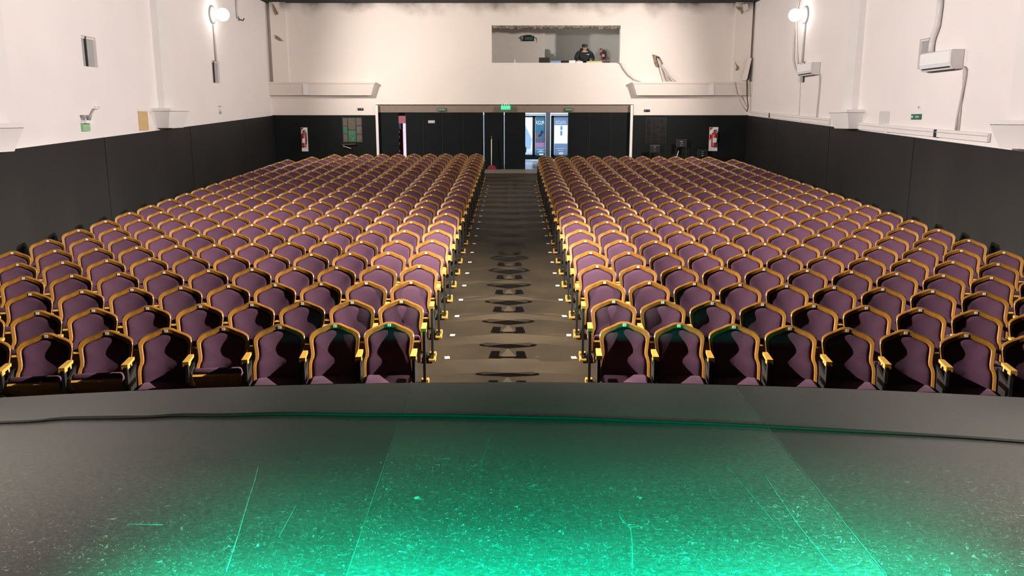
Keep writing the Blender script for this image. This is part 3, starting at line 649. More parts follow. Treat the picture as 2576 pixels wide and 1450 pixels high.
# oval spot fixtures
for px, py, lab in [(907, 275, 'small oval black spotlight on the back wall under the left ledge'), (1627.5, 278.5, 'small oval black spotlight on the back wall under the right ledge')]:
    p = atY(px, py, YB); t = thing('oval_spotlight', p, lab, 'spotlight', 'oval spotlights on the back wall')
    b = B(); b.box((-.11, -.04, -.045), (.11, 0, .045), .035); obj('rim', b, 'black', t, True)
    b = B(); b.lathe([(0, 0), (.025, .0), (.02, .012), (0, .014)], (.05 if px < 1000 else -.06, -.04, 0), (0, -1, 0), n=10); obj('lens', b, 'chrome', t, True)
# stacking chairs behind the last row
def side_chair(px, top, Y, rz, lab):
    x = atY(px, 390, Y).x; zt_ = atY(px, top, Y).z; z0 = floor_z(Y); h = zt_ - z0
    e = thing('stacking_chair', (x, Y, z0), lab, 'chair', 'black chairs behind the last row'); e.rotation_euler = (0, 0, rz)
    for sx in (-1, 1):
        b = B(); b.tube([(sx * .20, -.2, 0), (sx * .2, -.18, .45)], .013, 8); obj('leg', b, 'black', e)
        b = B(); b.tube([(sx * .2, .24, 0), (sx * .19, .17, .45), (sx * .18, .24, h)], .013, 8); obj('leg', b, 'black', e)
    b = B(); b.box((-.22, -.22, .44), (.22, .20, .48), .015); obj('seat', b, 'black', e)
    b = B(); b.box((-.2, .19, h - .32), (.2, .23, h - .02), .02); obj('backrest', b, 'black', e)
    for k in range(3):
        b = B(); b.tube([(-.05, .175, h - .10 - k * .07), (.05, .175, h - .10 - k * .07)], .014, 8); obj('chrome_rail', b, 'chrome', e, True)
side_chair(1652, 364, YB - .6, .2, 'black stacking chair below the dark leaded window')
side_chair(1714, 350, YB - .55, -.15, 'tallest black stacking chair against the back wall')
side_chair(1772, 376, YB - .6, .1, 'black stacking chair left of the right fire extinguisher')
p0 = atY(1707, 380, YB - 1.0); p1 = atY(1701, 400, YB - 1.5)
t = thing('stick', p1, 'thin pale stick leaning behind the last right row', 'stick')
b = B(); v = Vector(p0) - Vector(p1); kk = (p1.z - floor_z(p1.y)) / v.z; b.tube([v * -kk, v], .012, 8); obj('shaft', b, 'cream', t)
b = B(); b.tube([v, v * 1.06], .015, 8); obj('tip', b, 'black', t)

# ------------------------------------------------------------------ things on the side walls
def wx(px, py, X): return atX(px, py, X)
# bare wall lamps
for sg, X, pl, lab in [(1, XL, LAMP_L, 'glaring round wall lamp on the left wall'), (-1, XR, LAMP_R, 'glaring round wall lamp on the right wall')]:
    base = Vector((X, pl[1], pl[2])); t = thing('wall_lamp', base, lab, 'lamp', 'round wall lamps')
    b = B(); b.lathe([(0, 0), (.27, 0), (.27, .03), (.2, .05), (0, .05)], (0, 0, 0), (sg, 0, 0), n=28); obj('base_plate', b, 'grey', t, True)
    b = B(); b.lathe([(.07, .05), (.06, .12), (.06, .18)], (0, 0, 0), (sg, 0, 0), n=16); obj('socket', b, 'greyl', t, True)
    g = B(); c = Vector((sg * .33, 0, 0)); g.lathe([(.19 * math.sin(a * math.pi / 10), -.19 * math.cos(a * math.pi / 10)) for a in range(11)], c, (sg, 0, 0), n=20)
    obj('bulb_glass', g, 'lampglow', t, True)
def conduit(name, pts, X, r, m, lab, cat='conduit', off=0.04, group=None):
    s = 1 if X < 0 else -1; P = [atX(px, py, X + s * off) for px, py in pts]
    b = B(); b.tube(P, r, 8); o = obj(name, b, m, smooth=True); return tag(o, lab, cat, group)
conduit('conduit', [(538, 62), (541, 110), (544, 154)], XL, .03, 'greyc', 'grey conduit from the left wall lamp down to the niche')
conduit('conduit', [(594, -8), (596, 30), (598, 46)], XL, .03, 'greyc', 'short grey pipe hanging from the ceiling right of the left wall lamp')
p = atX(600, 49, XL + .05); t = thing('wall_hook', p, 'black hook at the lower end of the short pipe on the left wall', 'hook')
b = B(); b.tube([(0, 0, .08), (.02, .02, 0), (.12, .1, -.02), (.15, .12, .05)], .02, 8); obj('bent_bar', b, 'black', t, True)
b = B(); b.box((-.05, -.03, .05), (.0, .03, .12)); obj('wall_plate', b, 'black', t)
conduit('conduit', [(2025, 60), (2021, 110), (2018, 156)], XR, .03, 'greyc', 'grey conduit from the right wall lamp down to the niche')
conduit('coolant_pipe', [(2009, -6), (2005, 14), (2003, 60), (2004, 120), (2007, 160)], XR, .025, 'greyl', 'straight pale pipe from the smaller air conditioner up past the lamp', 'pipe')
conduit('coolant_pipe', [(2012, -6), (2002, 40), (1997, 100), (1996, 150), (2000, 172), (2006, 180)], XR, .03, 'greyc', 'curved grey pipe looping into the side of the smaller air conditioner', 'pipe')
conduit('coolant_pipe', [(2366, -6), (2364, 20), (2358, 65), (2347, 95), (2343, 115), (2342, 132)], XR, .06, 'greyl', 'thick wrapped pipe rising from the larger air conditioner', 'pipe', .07)
conduit('drain_hose', [(2424, 168), (2429, 176), (2428, 190), (2418, 245), (2407, 300), (2404, 328)], XR, .022, 'greyc', 'drain hose falling from the larger air conditioner', 'hose', .05)
conduit('drain_hose', [(2424, 172), (2420, 230), (2411, 328)], XR, .012, 'cream', 'thin cable beside the larger drain hose', 'cable', .03)
conduit('drain_hose', [(2062, 186), (2061, 215), (2057, 255), (2054, 292), (2053, 297)], XR, .02, 'greyc', 'drain hose falling from the smaller air conditioner', 'hose', .05)
conduit('wall_cable', [(2013, 208), (2011, 260), (2009, 300)], XR, .012, 'cream', 'thin cable running down below the smaller air conditioner', 'cable', .02)
# unseen floodlight housings; flaps added to keep the beam on the opposite seats
for sg, c, lab in [(-1, FLR, 'black floodlight with added light-blocking flaps high on the right wall near the stage'), (1, FLL, 'black floodlight with added light-blocking flaps high on the left wall near the stage')]:
    t = thing('floodlight', c, lab, 'floodlight')
    for nm, dx, tn in (('lower_flap', .32, -.630), ('upper_flap', .32, -.215), ('fill_flap', .32, -.20)):
        b = B(); b.hexa([(sg * x, y, z) for x, y, z in [(-.06, -.5, -.06 if tn < -.3 else .06), (dx, -.5, dx * tn), (dx, .9, dx * tn), (-.06, .9, -.06 if tn < -.3 else .06)]] + [(sg * x, y, z + (-.012 if tn < -.3 else .012)) for x, y, z in [(-.06, -.5, -.06 if tn < -.3 else .06), (dx, -.5, dx * tn), (dx, .9, dx * tn), (-.06, .9, -.06 if tn < -.3 else .06)]])
        if nm == 'fill_flap': b.v = [(x, y, z + .5 - .12) for x, y, z in b.v]
        obj(nm, b, 'black', t)
    b = B(); b.box((sg * -.1, -.5, -.08), (sg * -.07, .9, .08)); b.box((sg * -.45, -.04, -.03), (sg * -.1, .04, .03)); obj('bracket', b, 'black', t)
# air conditioners
def aircon(pxn, pxf, pyt, pyb, lab):
    X = XR; a = atX(pxn, pyt, X); z0 = atX(pxn, pyb, X).z; y0 = a.y; y1 = atX(pxf, pyt, X - .25).y
    L_ = y1 - y0; hh = a.z - z0; t = thing('air_conditioner', (X - .012, y0 + L_ / 2, z0), lab, 'air conditioner', 'split air conditioners on the right wall')
    prof = [(0, 0), (-.17, 0), (-.22, .05 * hh / .35), (-.25, .12 * hh / .35), (-.25, hh * .93), (-.22, hh), (0, hh)]
    b = B(); b.prism([(x, -L_ / 2 + .03, z) for x, z in prof], (0, L_ - .06, 0)); obj('casing', b, 'white', t)
    for s in (-1, 1):
        b = B(); b.prism([(x * 1.0, s * L_ / 2 - (.03 if s > 0 else 0), z) for x, z in prof], (0, .03, 0)); obj('end_cap', b, 'greyl', t)
    b = B(); b.prism([(-.252, -L_ / 2 + .06, hh * .3), (-.258, -L_ / 2 + .06, hh * .35), (-.258, -L_ / 2 + .06, hh * .92), (-.252, -L_ / 2 + .06, hh * .95)], (0, L_ - .12, 0)); obj('front_panel', b, 'white', t)
    b = B(); b.hexa([(-.10, -L_ / 2 + .08, -.012), (-.225, -L_ / 2 + .08, .04), (-.225, L_ / 2 - .08, .04), (-.10, L_ / 2 - .08, -.012), (-.10, -L_ / 2 + .08, .0), (-.232, -L_ / 2 + .08, .055), (-.232, L_ / 2 - .08, .055), (-.10, L_ / 2 - .08, .0)]); obj('louvre', b, 'dark', t)
aircon(2428, 2317, 123, 172, 'larger white air conditioner on the right wall, nearer the stage')
aircon(2065, 2007, 156, 187, 'smaller white air conditioner on the right wall below the lamp')
# cable trunking along the right dado
def trunk(pxa, pya, pxb, pyb, lab):
    a = atX(pxa, pya, XR); c = atX(pxb, pyb, XR); t = thing('cable_trunking', a, lab, 'cable trunking', 'cable trunking on the right wall'); d = c - a
    h = .16
    b = B(); b.hexa([(-.012, 0, 0), (-.07, 0, 0), Vector((-.07, d.y, d.z)), Vector((-.012, d.y, d.z)), (-.012, 0, h), (-.07, 0, h), Vector((-.07, d.y, d.z + h)), Vector((-.012, d.y, d.z + h))]); obj('channel', b, 'trimw', t)
    b = B(); b.tube([(-.075, 0, h * .7), (-.075, d.y * .5, d.z * .5 + h * .6), (-.075, d.y, d.z + h * .7)], .012, 6); obj('cable', b, 'cream', t)
    for k in (.32, .7):
        b = B(); b.box((-.085, d.y * k - .05, d.z * k - .01), (-.068, d.y * k + .05, d.z * k + h * .95)); obj('joint_clip', b, 'dark' if k == .32 else 'trimw', t)
trunk(1888, 290, 2089, 313, 'white cable trunking on the right wall behind the middle pilaster')
trunk(2492, 358, 2158, 324, 'white cable trunking on the right wall between the two pilasters')
# hatches, boxes, signs on side walls
def plate(name, px0, px1, py0, py1, X, parts, lab, cat):
    s = 1 if X < 0 else -1; y0 = atX(px0, (py0 + py1) / 2, X).y; y1 = atX(px1, (py0 + py1) / 2, X).y; pm = (px0 + px1) / 2
    z1 = atX(pm, py0, X).z; z0 = atX(pm, py1, X).z; e = thing(name, (X, (y0 + y1) / 2, (z0 + z1) / 2), lab, cat)
    w = abs(y1 - y0) / 2; h = (z1 - z0) / 2
    for nm, u0, u1, v0, v1, d, m in parts:
        b = B(); b.box((0, -w + 2 * w * u0, -h + 2 * h * v0), (s * d, -w + 2 * w * u1, -h + 2 * h * v1)); obj(nm, b, m, e)
    return e, w, h, s
plate('wall_hatch', 348, 370, 280, 328, XL, [('board', 0, 1, 0, 1, .03, 'tan'), ('frame_strip', .03, .97, .95, 1.12, .015, 'trimw')], 'tan wooden hatch on the left wall beside the pilaster', 'hatch')
e, w, h, s = plate('emergency_light', 202, 222, 303, 330, XL, [('battery_box', 0, 1, .72, 1, .14, 'white'), ('exit_panel', .05, .95, 0, .70, .05, 'greenl')], 'emergency light with green exit panel on the left wall', 'emergency light')
for k in (-1, 1):
    b = B(); b.lathe([(0, 0), (.02, .0), (.045, .08), (.05, .11), (0, .115)], (s * .07, k * w * .7, h * 1.0), (0, 0, 1), n=12); obj('lamp_head', b, 'grey', e, True)
e, w, h, s = plate('junction_box', 236, 245, 265, 275, XL, [('box', 0, 1, 0, 1, .06, 'white'), ('cover', .2, .8, .2, .8, .07, 'greyl')], 'small junction box above the left emergency light', 'junction box')
conduit('conduit', [(237, 274), (231, 286), (225, 300)], XL, .02, 'greyc', 'slanting conduit joining the emergency light to its box')
plate('light_switch', 547, 556, 265, 270, XL, [('plate', 0, 1, 0, 1, .02, 'greyl'), ('rocker', .3, .7, .2, .8, .03, 'grey')], 'small grey switch on the left wall near the back corner', 'switch')
plate('wall_socket', 549, 555, 274, 287, XL, [('plate', 0, 1, .3, 1, .02, 'greyl'), ('plug', .3, .7, 0, .5, .05, 'grey')], 'small socket under the switch on the left wall', 'socket')
plate('wall_socket', 2309, 2318, 265, 275, XR, [('plate', 0, 1, 0, 1, .02, 'white'), ('socket_insert', .3, .7, .2, .8, .024, 'grey')], 'small white socket above the exit sign on the right wall', 'socket')
e, w, h, s = plate('exit_sign', 2294, 2319, 287, 301, XR, [('plate', 0, 1, 0, 1, .02, 'green')], 'exit sign with a left arrow on the right wall', 'sign')
put('lettering', text_mesh('SALIDA', h * .85, 'white'), e, (-.023, -w * .25, -h * .05), ROT_RIGHT)
b = B(); b.prism([(-.022, w * .92, 0), (-.022, w * .72, h * .5), (-.022, w * .72, h * .2), (-.022, w * .55, h * .2), (-.022, w * .55, -h * .2), (-.022, w * .72, -h * .2), (-.022, w * .72, -h * .5)], (-.004, 0, 0)); obj('arrow', b, 'white', e)
plate('faded_patch', 2212, 2238, 280, 312, XR, [('paint', 0, 1, 0, 1, .004, 'greyl')], 'faded paint rectangle on the right wall beside the pilaster', 'paint patch')

# back wall: hole with cables, booth cable, loose panel and cables in right corner
p = atY(1655, 158, YB); t = thing('wall_hole', p, 'ragged hole in the back wall with white cables hanging out', 'hole')
pts = [(1641, 137), (1650, 139), (1659, 143), (1664, 152), (1668, 160), (1665, 164), (1657, 170), (1651, 169), (1646, 160), (1644, 150)]
b = B(); b.prism([atY(x, y, YB) - p for x, y in pts], (0, -.02, 0)); obj('chipped_rim', b, 'plasterhole', t)
b = B(); b.prism([atY(x, y, YB - .02) - p for x, y in [(1650, 142), (1657, 143), (1660, 148), (1654, 152), (1650, 150)]], (0, -.01, 0)); obj('cavity', b, 'dark', t)
for nm, pp, r, m in [('cable', [(1653, 146), (1658, 160), (1664, 178), (1673, 205)], .022, 'cream'), ('cable', [(1656, 148), (1664, 166), (1672, 180), (1684, 205)], .03, 'greyc'), ('cable', [(1664, 166), (1674, 176), (1682, 190), (1698, 205)], .02, 'greyc')]:
    b = B(); b.tube([atY(x, y, YB - .05 - i * .02) - p for i, (x, y) in enumerate(pp)], r, 8); obj(nm, b, m, t, True)
b = B(); b.tube([atY(x, y, YB - .05) for x, y in [(1556, 157), (1562, 160), (1568, 172), (1580, 188), (1595, 200), (1612, 206)]], .02, 8)
tag(obj('booth_cable', b, 'greyc', smooth=True), 'grey cable drooping from the booth corner to the right ledge', 'cable')
p = atY(1880, 180, YP - .05); t = thing('loose_panel', p, 'loose pale board leaning away from the right corner pilaster', 'board')
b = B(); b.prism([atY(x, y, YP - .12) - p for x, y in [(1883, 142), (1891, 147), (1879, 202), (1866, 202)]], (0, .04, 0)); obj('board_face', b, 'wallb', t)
b = B(); b.prism([atY(x, y, YP - .06) - p for x, y in [(1891, 147), (1889, 172), (1884, 202), (1875, 202)]], (0, .04, 0)); obj('gap_lining', b, 'dark', t)
for i, pp in enumerate([[(1879, 200), (1879, 240), (1882, 270), (1879, 281)], [(1848, 206), (1853, 235), (1866, 262), (1878, 280)], [(1884, 200), (1885, 250), (1883, 275), (1880, 281)]]):
    b = B(); b.tube([atY(x, y, YL - .08) for x, y in pp], .018, 6)
    tag(obj('corner_cable', b, ('black', 'greyc', 'cream')[i], smooth=True), ('dark cable hanging straight down in the right back corner', 'grey cable looping under the right ledge to the corner', 'pale cable hanging straight down in the right back corner')[i], 'cable')

# ------------------------------------------------------------------ stage
ZS = CAM.z - 1.75
edge_mid = atZ(1265, 962, ZS).y; RS = 17.0; CYS = edge_mid - RS
def edge_y(x): return CYS + math.sqrt(max(RS * RS - (x - .0) ** 2, .01))
def seam_line(p0, p1):
    a = atZ(*p0, ZS); c = atZ(*p1, ZS); k = (c.x - a.x) / (c.y - a.y); return lambda y: a.x + k * (y - a.y)
s1 = seam_line((1030, 985), (872, 1448)); s2 = seam_line((1850, 975), (2230, 1448))
b = B(); ZSB = floor_z(5) - .1
ny = 24; xs_r = 40
def col_pts(x): return None
def strip(xa, xb, mi, n):
    b.cur = mi
    for i in range(n):
        for (u0, u1) in [(i / n, (i + 1) / n)]:
            rows = 8
            for j in range(rows):
                v0, v1 = j / rows, (j + 1) / rows
                def P(u, v):
                    # v 0 back .. 1 edge ; iterate so the seam lands on the edge curve
                    y = 0.0
                    for _ in range(4):
                        x = xa(y) + (xb(y) - xa(y)) * u; y = Y0 + (edge_y(x) - Y0) * v
                    x = xa(y) + (xb(y) - xa(y)) * u
                    return (x, y, ZS)
                b.quad(P(u0, v0), P(u1, v0), P(u1, v1), P(u0, v1))
strip(lambda y: -8.9, s1, 0, 18); strip(s1, s2, 1, 10); strip(s2, lambda y: 8.8, 0, 18)
b.cur = 0
n = 60
for i in range(n):
    xa_, xb_ = -8.9 + 17.7 * i / n, -8.9 + 17.7 * (i + 1) / n
    b.quad((xa_, edge_y(xa_), ZSB), (xb_, edge_y(xb_), ZSB), (xb_, edge_y(xb_), ZS), (xa_, edge_y(xa_), ZS))
ST = struct('stage_floor', b, ['staged', 'stage'], 'scuffed dark stage floor with a curved front edge', cat='stage')
def seam(p0, p1, w, name='board_seam', m=None):
    pts = [Vector(atZ(*p, ZS)) for p in (p0, p1)] if not isinstance(p0, list) else [Vector(atZ(*p, ZS)) for p in p0]
    bb = B()
    for a, c in zip(pts[:-1], pts[1:]):
        d = (c - a).normalized(); nn = Vector((-d.y, d.x, 0)) * w
        z = Vector((0, 0, .0015)); bb.hexa([a - nn, a + nn, c + nn, c - nn, a - nn + z, a + nn + z, c + nn + z, c - nn + z])
    return obj(name, bb, m or seam_m, ST)
seam_m = mat('pale_seam_filler', (0.085, 0.09, 0.08), 0.6, col2=(0.03, 0.032, 0.03), vscale=12)
seam((1030, 985), (872, 1448), .0022); seam((1850, 975), (2230, 1448), .0022)
seam_m2 = mat('pale_scuff', (0.11, 0.115, 0.105), 0.7, col2=(0.035, 0.037, 0.035), vscale=20)
for pts, w in [([(650, 1175), (640, 1215), (628, 1250), (600, 1345), (570, 1438)], .0026), ([(1826, 1172), (1880, 1235), (1960, 1330)], .0015), ([(1923, 1196), (1945, 1230), (2010, 1325), (2090, 1425), (2115, 1448)], .002),
               ([(1236, 1092), (1222, 1130), (1205, 1195)], .0016), ([(1553, 1290), (1565, 1310), (1586, 1330), (1590, 1370), (1591, 1430)], .0022), ([(745, 1272), (725, 1310), (702, 1352)], .0018), ([(318, 1319), (410, 1321)], .002)]:
    seam(pts, None, w, 'scuff_line', seam_m2)
for x, y in [(958, 1164), (986, 1164), (920, 1257), (952, 1256), (882, 1358), (915, 1357), (2090, 1113)]:
    pz = atZ(x, y, ZS); bb = B(); bb.lathe([(0, .002), (.0045, .002), (.005, 0)], pz, n=10); obj('screw_head', bb, 'dark' if x > 2000 else seam_m, ST)
# twin cable lying across the stage
def cat_rom(pts, k=6):
    out = []
    for i in range(len(pts) - 1):
        p0 = pts[max(i - 1, 0)]; p1 = pts[i]; p2 = pts[i + 1]; p3 = pts[min(i + 2, len(pts) - 1)]
        for j in range(k):
            t = j / k; out.append(0.5 * ((2 * p1) + (p2 - p0) * t + (2 * p0 - 5 * p1 + 4 * p2 - p3) * t * t + (3 * p1 - p0 - 3 * p2 + p3) * t ** 3))
    out.append(pts[-1]); return out
cab = [(-60, 1068), (0, 1067), (90, 1063), (160, 1057), (290, 1055), (370, 1053), (450, 1049), (560, 1049), (720, 1045), (900, 1047), (1080, 1048), (1288, 1052), (1450, 1056), (1620, 1063), (1800, 1070), (1930, 1077), (2150, 1089), (2400, 1103), (2576, 1116), (2640, 1120)]
c1 = [Vector(atZ(x, y, ZS)) + Vector((0, 0, .007)) for x, y in cab]
c2 = [Vector(p) + Vector((0, random.uniform(.006, .024), 0)) for p in c1]
t = thing('stage_cable', c1[10].copy(), 'dark twin cable lying across the stage near its front edge', 'cable')
for c in (c1, c2):
    bb = B(); bb.tube(cat_rom(c), .0065, 8); obj('strand', local(bb, c1[10]), 'cord', t, True)

# ------------------------------------------------------------------ theatre seats
PITCH = .535; QH = .585; REC = math.radians(13); ZT = .85
HALF = [(.0, 0), (.03, -.0005), (.058, -.008), (.092, -.023), (.13, -.038), (.165, -.050), (.192, -.060), (.215, -.072), (.232, -.085), (.244, -.103), (.250, -.128), (.248, -.16), (.242, -.205), (.236, -.25), (.233, -.285), (.236, -.315), (.246, -.345), (.251, -.375), (.252, -.42), (.252, -.50), (.252, -.575)]
INN = [(.0, -.048), (.027, -.048), (.053, -.054), (.083, -.067), (.118, -.081), (.150, -.091), (.172, -.100), (.190, -.110), (.202, -.121), (.210, -.135), (.213, -.150), (.212, -.172), (.208, -.21), (.203, -.25), (.200, -.285), (.203, -.318), (.212, -.348), (.217, -.378), (.219, -.42), (.219, -.50), (.219, -.575)]
INN = [(x * (.97 if z > -.34 else 1.0), z - (.006 if z > -.14 else 0)) for x, z in INN]
KC = 0.95
def bp(x, dz, d):
    q = QH + dz; y = -(QH - q) * math.sin(REC) - KC * x * x - d - .022 * math.exp(-((q - .20) / .12) ** 2); z = ZT - (QH - q) * math.cos(REC)
    return Vector((x, y, z))
def mirror(l): return [(-x, z) for x, z in reversed(l[1:])] + l
def make_frame(lo=False):
    b = B(); O = mirror(HALF); I = mirror(INN); n = len(O)
    sec = [(0, -.028), (0, -.002), (.18, .010), (.82, .010), (1, .0), (1, -.028)]
    k = len(sec); base = len(b.v)
    for (ox, oz), (ix, iz) in zip(O, I):
        for t_, d in sec: b.v.append(tuple(bp(ox + (ix - ox) * t_, oz + (iz - oz) * t_, d)))
    for i in range(n - 1):
        for j in range(k):
            a = base + i * k + j; c = base + i * k + (j + 1) % k; b.f.append((a, c, c + k, a + k)); b.mi.append(0)
    b.f.append(tuple(base + j for j in range(k))); b.mi.append(0); b.f.append(tuple(base + (n - 1) * k + j for j in range(k))); b.mi.append(0)
    # plywood shell behind the cushion
    o = len(b.v); C_ = bp(0, -.33, -.024); b.v.append(tuple(C_))
    for sc in (.5, 1.0):
        for ix, iz in I: b.v.append(tuple(bp(ix * sc, -.33 + (iz + .33) * sc, -.024)))
    for i in range(n - 1):
        b.f.append((o, o + 1 + i, o + 2 + i)); b.mi.append(0); b.f.append((o + 1 + i, o + 1 + n + i, o + 2 + n + i, o + 2 + i)); b.mi.append(0)
    b.f.append((o, o + n, o + 1)); b.mi.append(0); b.f.append((o + n, o + 2 * n, o + 1 + n, o + 1)); b.mi.append(0)
    return b
def make_cushion():
    b = B(); I = mirror(INN); I = [(x * .985, z - .004 if z > -.2 else z) for x, z in I]
    I = [(-.215 + .43 * k / 6, -.583) for k in range(1, 6)][::-1][::-1] and (I + [(.215 - .43 * k / 6, -.583) for k in range(1, 6)])
    n = len(I); rings = [(1.0, -.020), (1.0, -.004), (.975, .005), (.93, .011), (.82, .0165), (.62, .021), (.38, .0235), (.16, .024)]
    for sc, d in rings:
        for x, z in I: b.v.append(tuple(bp(x * sc, -.34 + (z + .34) * sc, d)))
    o = len(b.v); b.v.append(tuple(bp(0, -.34, .024)))
    for r in range(len(rings) - 1):
        for i in range(n):
            a = r * n + i; c = r * n + (i + 1) % n; b.f.append((a, c, c + n, a + n)); b.mi.append(0)
    r = len(rings) - 1
    for i in range(n): b.f.append((r * n + i, r * n + (i + 1) % n, o)); b.mi.append(0)
    return b
# seat pan, local origin at its pivot
def make_pan():
    b = B(); b.box((-.225, -.29, -.005), (.225, .12, .075), .03); return b
def make_board():
    b = B(); b.cur = 0; b.box((-.215, -.275, -.03), (.215, .115, -.004), .004); b.cur = 1; b.box((-.216, -.278, -.026), (.216, -.268, -.003)); b.box((.206, -.275, -.027), (.217, .115, -.003)); b.box((-.217, -.275, -.027), (-.206, .115, -.003)); return b
PIV = Vector((0, -.25, .285)); TILT = math.radians(-50)
def make_arm():
    b = B(); b.hexa([(-.026, -.13, -.02), (.026, -.13, -.02), (.022, .12, -.012), (-.022, .12, -.012), (-.029, -.13, .012), (.029, -.13, .012), (.024, .12, .016), (-.024, .12, .016)]); b.box((-.029, -.132, -.034), (-.018, -.06, -.012)); b.box((.018, -.132, -.034), (.029, -.06, -.012)); return b
def make_std():
    b = B(); b.hexa([(-.014, -.475, .03), (.014, -.475, .03), (.014, -.425, .03), (-.014, -.425, .03), (-.014, -.455, .59), (.014, -.455, .59), (.014, -.40, .59), (-.014, -.40, .59)])
    b.hexa([(-.011, -.42, .36), (.011, -.42, .36), (.011, -.12, .30), (-.011, -.12, .30), (-.011, -.42, .47), (.011, -.42, .47), (.011, -.10, .55), (-.011, -.10, .55)])
    b.hexa([(-.010, -.43, .22), (.010, -.43, .22), (.010, -.40, .24), (-.010, -.40, .24), (-.010, -.32, .37), (.010, -.32, .37), (.010, -.25, .37), (-.010, -.25, .37)])
    b.lathe([(0, -.024), (.03, -.024), (.03, .024), (0, .024)], (0, -.25, .285), (1, 0, 0), n=12); b.box((-.017, -.57, .028), (.017, -.30, .045)); return b
def make_foot():
    b = B(); b.box((-.042, -.585, 0), (.042, -.505, .03), .006); b.box((-.040, -.425, 0), (.040, -.29, .03), .006); b.box((-.040, -.425, .03), (-.012, -.35, .06), .005); b.box((.012, -.425, .03), (.040, -.35, .06), .005); b.box((-.03, -.505, 0), (.03, -.425, .02)); return b
def make_plate():
    b = B(); P = [bp(-.016, -.012, .0115), bp(.016, -.012, .0115), bp(.016, -.037, .0115), bp(-.016, -.037, .0115)]; b.cur = 0; b.prism(P, (0, -.003, 0)); b.cur = 1
    P = [bp(-.007, -.018, .0115), bp(.007, -.018, .0115), bp(.007, -.031, .0115), bp(-.007, -.031, .0115)]; b.prism(P, (0, -.0036, 0)); return b
ME = {}
bf, bc, bpan, bbd, barm, bstd, bft, bpl = make_frame(), make_cushion(), make_pan(), make_board(), make_arm(), make_std(), make_foot(), make_plate()
PARTS = [('back_frame', bf, ['wood'], True), ('back_cushion', bc, ['fabric'], True), ('seat', bpan, ['fabric'], True), ('seat_board', bbd, ['woodd', 'woody'], False), ('armrest', barm, ['woody'], False), ('side_standard', bstd, ['black'], False), ('foot', bft, ['woody'], False), ('number_plate', bpl, ['plate', 'grey'], False)]
for nm, bb, mm, sm in PARTS: ME[nm] = bb.mesh(nm, mm, sm)
for nm in ('back_frame',):
    for p in ME[nm].polygons: p.use_smooth = False
ARM_LOC = Vector((0, -.35, .625))

def proto_parts(root, side, up, end):
    put('back_frame', ME['back_frame'], root); put('back_cushion', ME['back_cushion'], root); put('number_plate', ME['number_plate'], root)
    s = put('seat', ME['seat'], root, PIV, (TILT if up else 0, 0, 0)); put('seat_board', ME['seat_board'], s)
    for sd in ([side, -side] if end else [side]):
        x = sd * PITCH / 2
        put('armrest', ME['armrest'], root, (x, ARM_LOC.y, ARM_LOC.z)); st = put('side_standard', ME['side_standard'], root, (x, 0, 0)); put('foot', ME['foot'], st)
PROTO = {}
def clone(root):
    r = root.copy(); COL.objects.link(r)
    for ch in root.children:
        c = ch.copy(); COL.objects.link(c); c.parent = r
        for g in ch.children:
            d = g.copy(); COL.objects.link(d); d.parent = c
    return r
D1_ = 8.24; D1_ = (8.24 - 2.3 * math.sin(AL + TH)) / math.cos(AL + TH)
RP = .91
def row_d(r, x): return D1_ + (r - 1) * RP - (x * x - 1.44) * (.0427 - .00092 * r) / 2
seats = []
for side in (-1, 1):
    nrow = 24 if side < 0 else 23
    for r in range(1, nrow + 1):
        n = 12
        if side < 0: n = {23: 11, 24: 10}.get(r, 12)
        else: n = {23: 11}.get(r, 12)
        for j in range(n):
            x = side * ((1.22 if side < 0 else 1.12) + j * PITCH)
            D = row_d(r, x); p = fl(x, D, 0); rz = math.atan(x * (.0427 - .00092 * r)) * -1
            up = (r >= 2 and side < 0) or (r >= 2 and random.random() < .35)
            if side < 0 and r == 1: up = j in (3, 5, 6)
            if side > 0 and r == 1: up = False
            rz += math.radians(random.uniform(-1.2, 1.2))
            top = p + Vector((0, 0, .6)); v = top - CAM; zc = v.dot(FWD); px = CX + F * v.x / zc
            vis = -55 < px < 2631
            seats.append(dict(side=side, r=r, j=j, p=p, rz=rz, up=up, zc=zc, vis=vis, end=(j == n - 1)))
order = sorted([s for s in seats if s['vis']], key=lambda s: s['zc'])
indiv = order[:300]; ids = set(id(s) for s in indiv); rest = [s for s in seats if id(s) not in ids]
for s in indiv:
    key = (s['side'], s['up'], s['end'])
    lab = 'purple theatre seat%s, %s row from the stage, %s seat %s of the aisle' % (' tipped up' if s['r'] == 1 and s['up'] else '', ord_[s['r'] - 1], ord_[s['j']], 'left' if s['side'] < 0 else 'right')
    if key not in PROTO:
        e = thing('theatre_seat', s['p'], lab, 'seat', 'purple theatre seats'); PROTO[key] = e; proto_parts(e, -s['side'], s['up'], s['end']); r = e
    else: r = clone(PROTO[key])
    r.location = s['p']; r.rotation_euler = (0, 0, s['rz']); r['label'] = lab
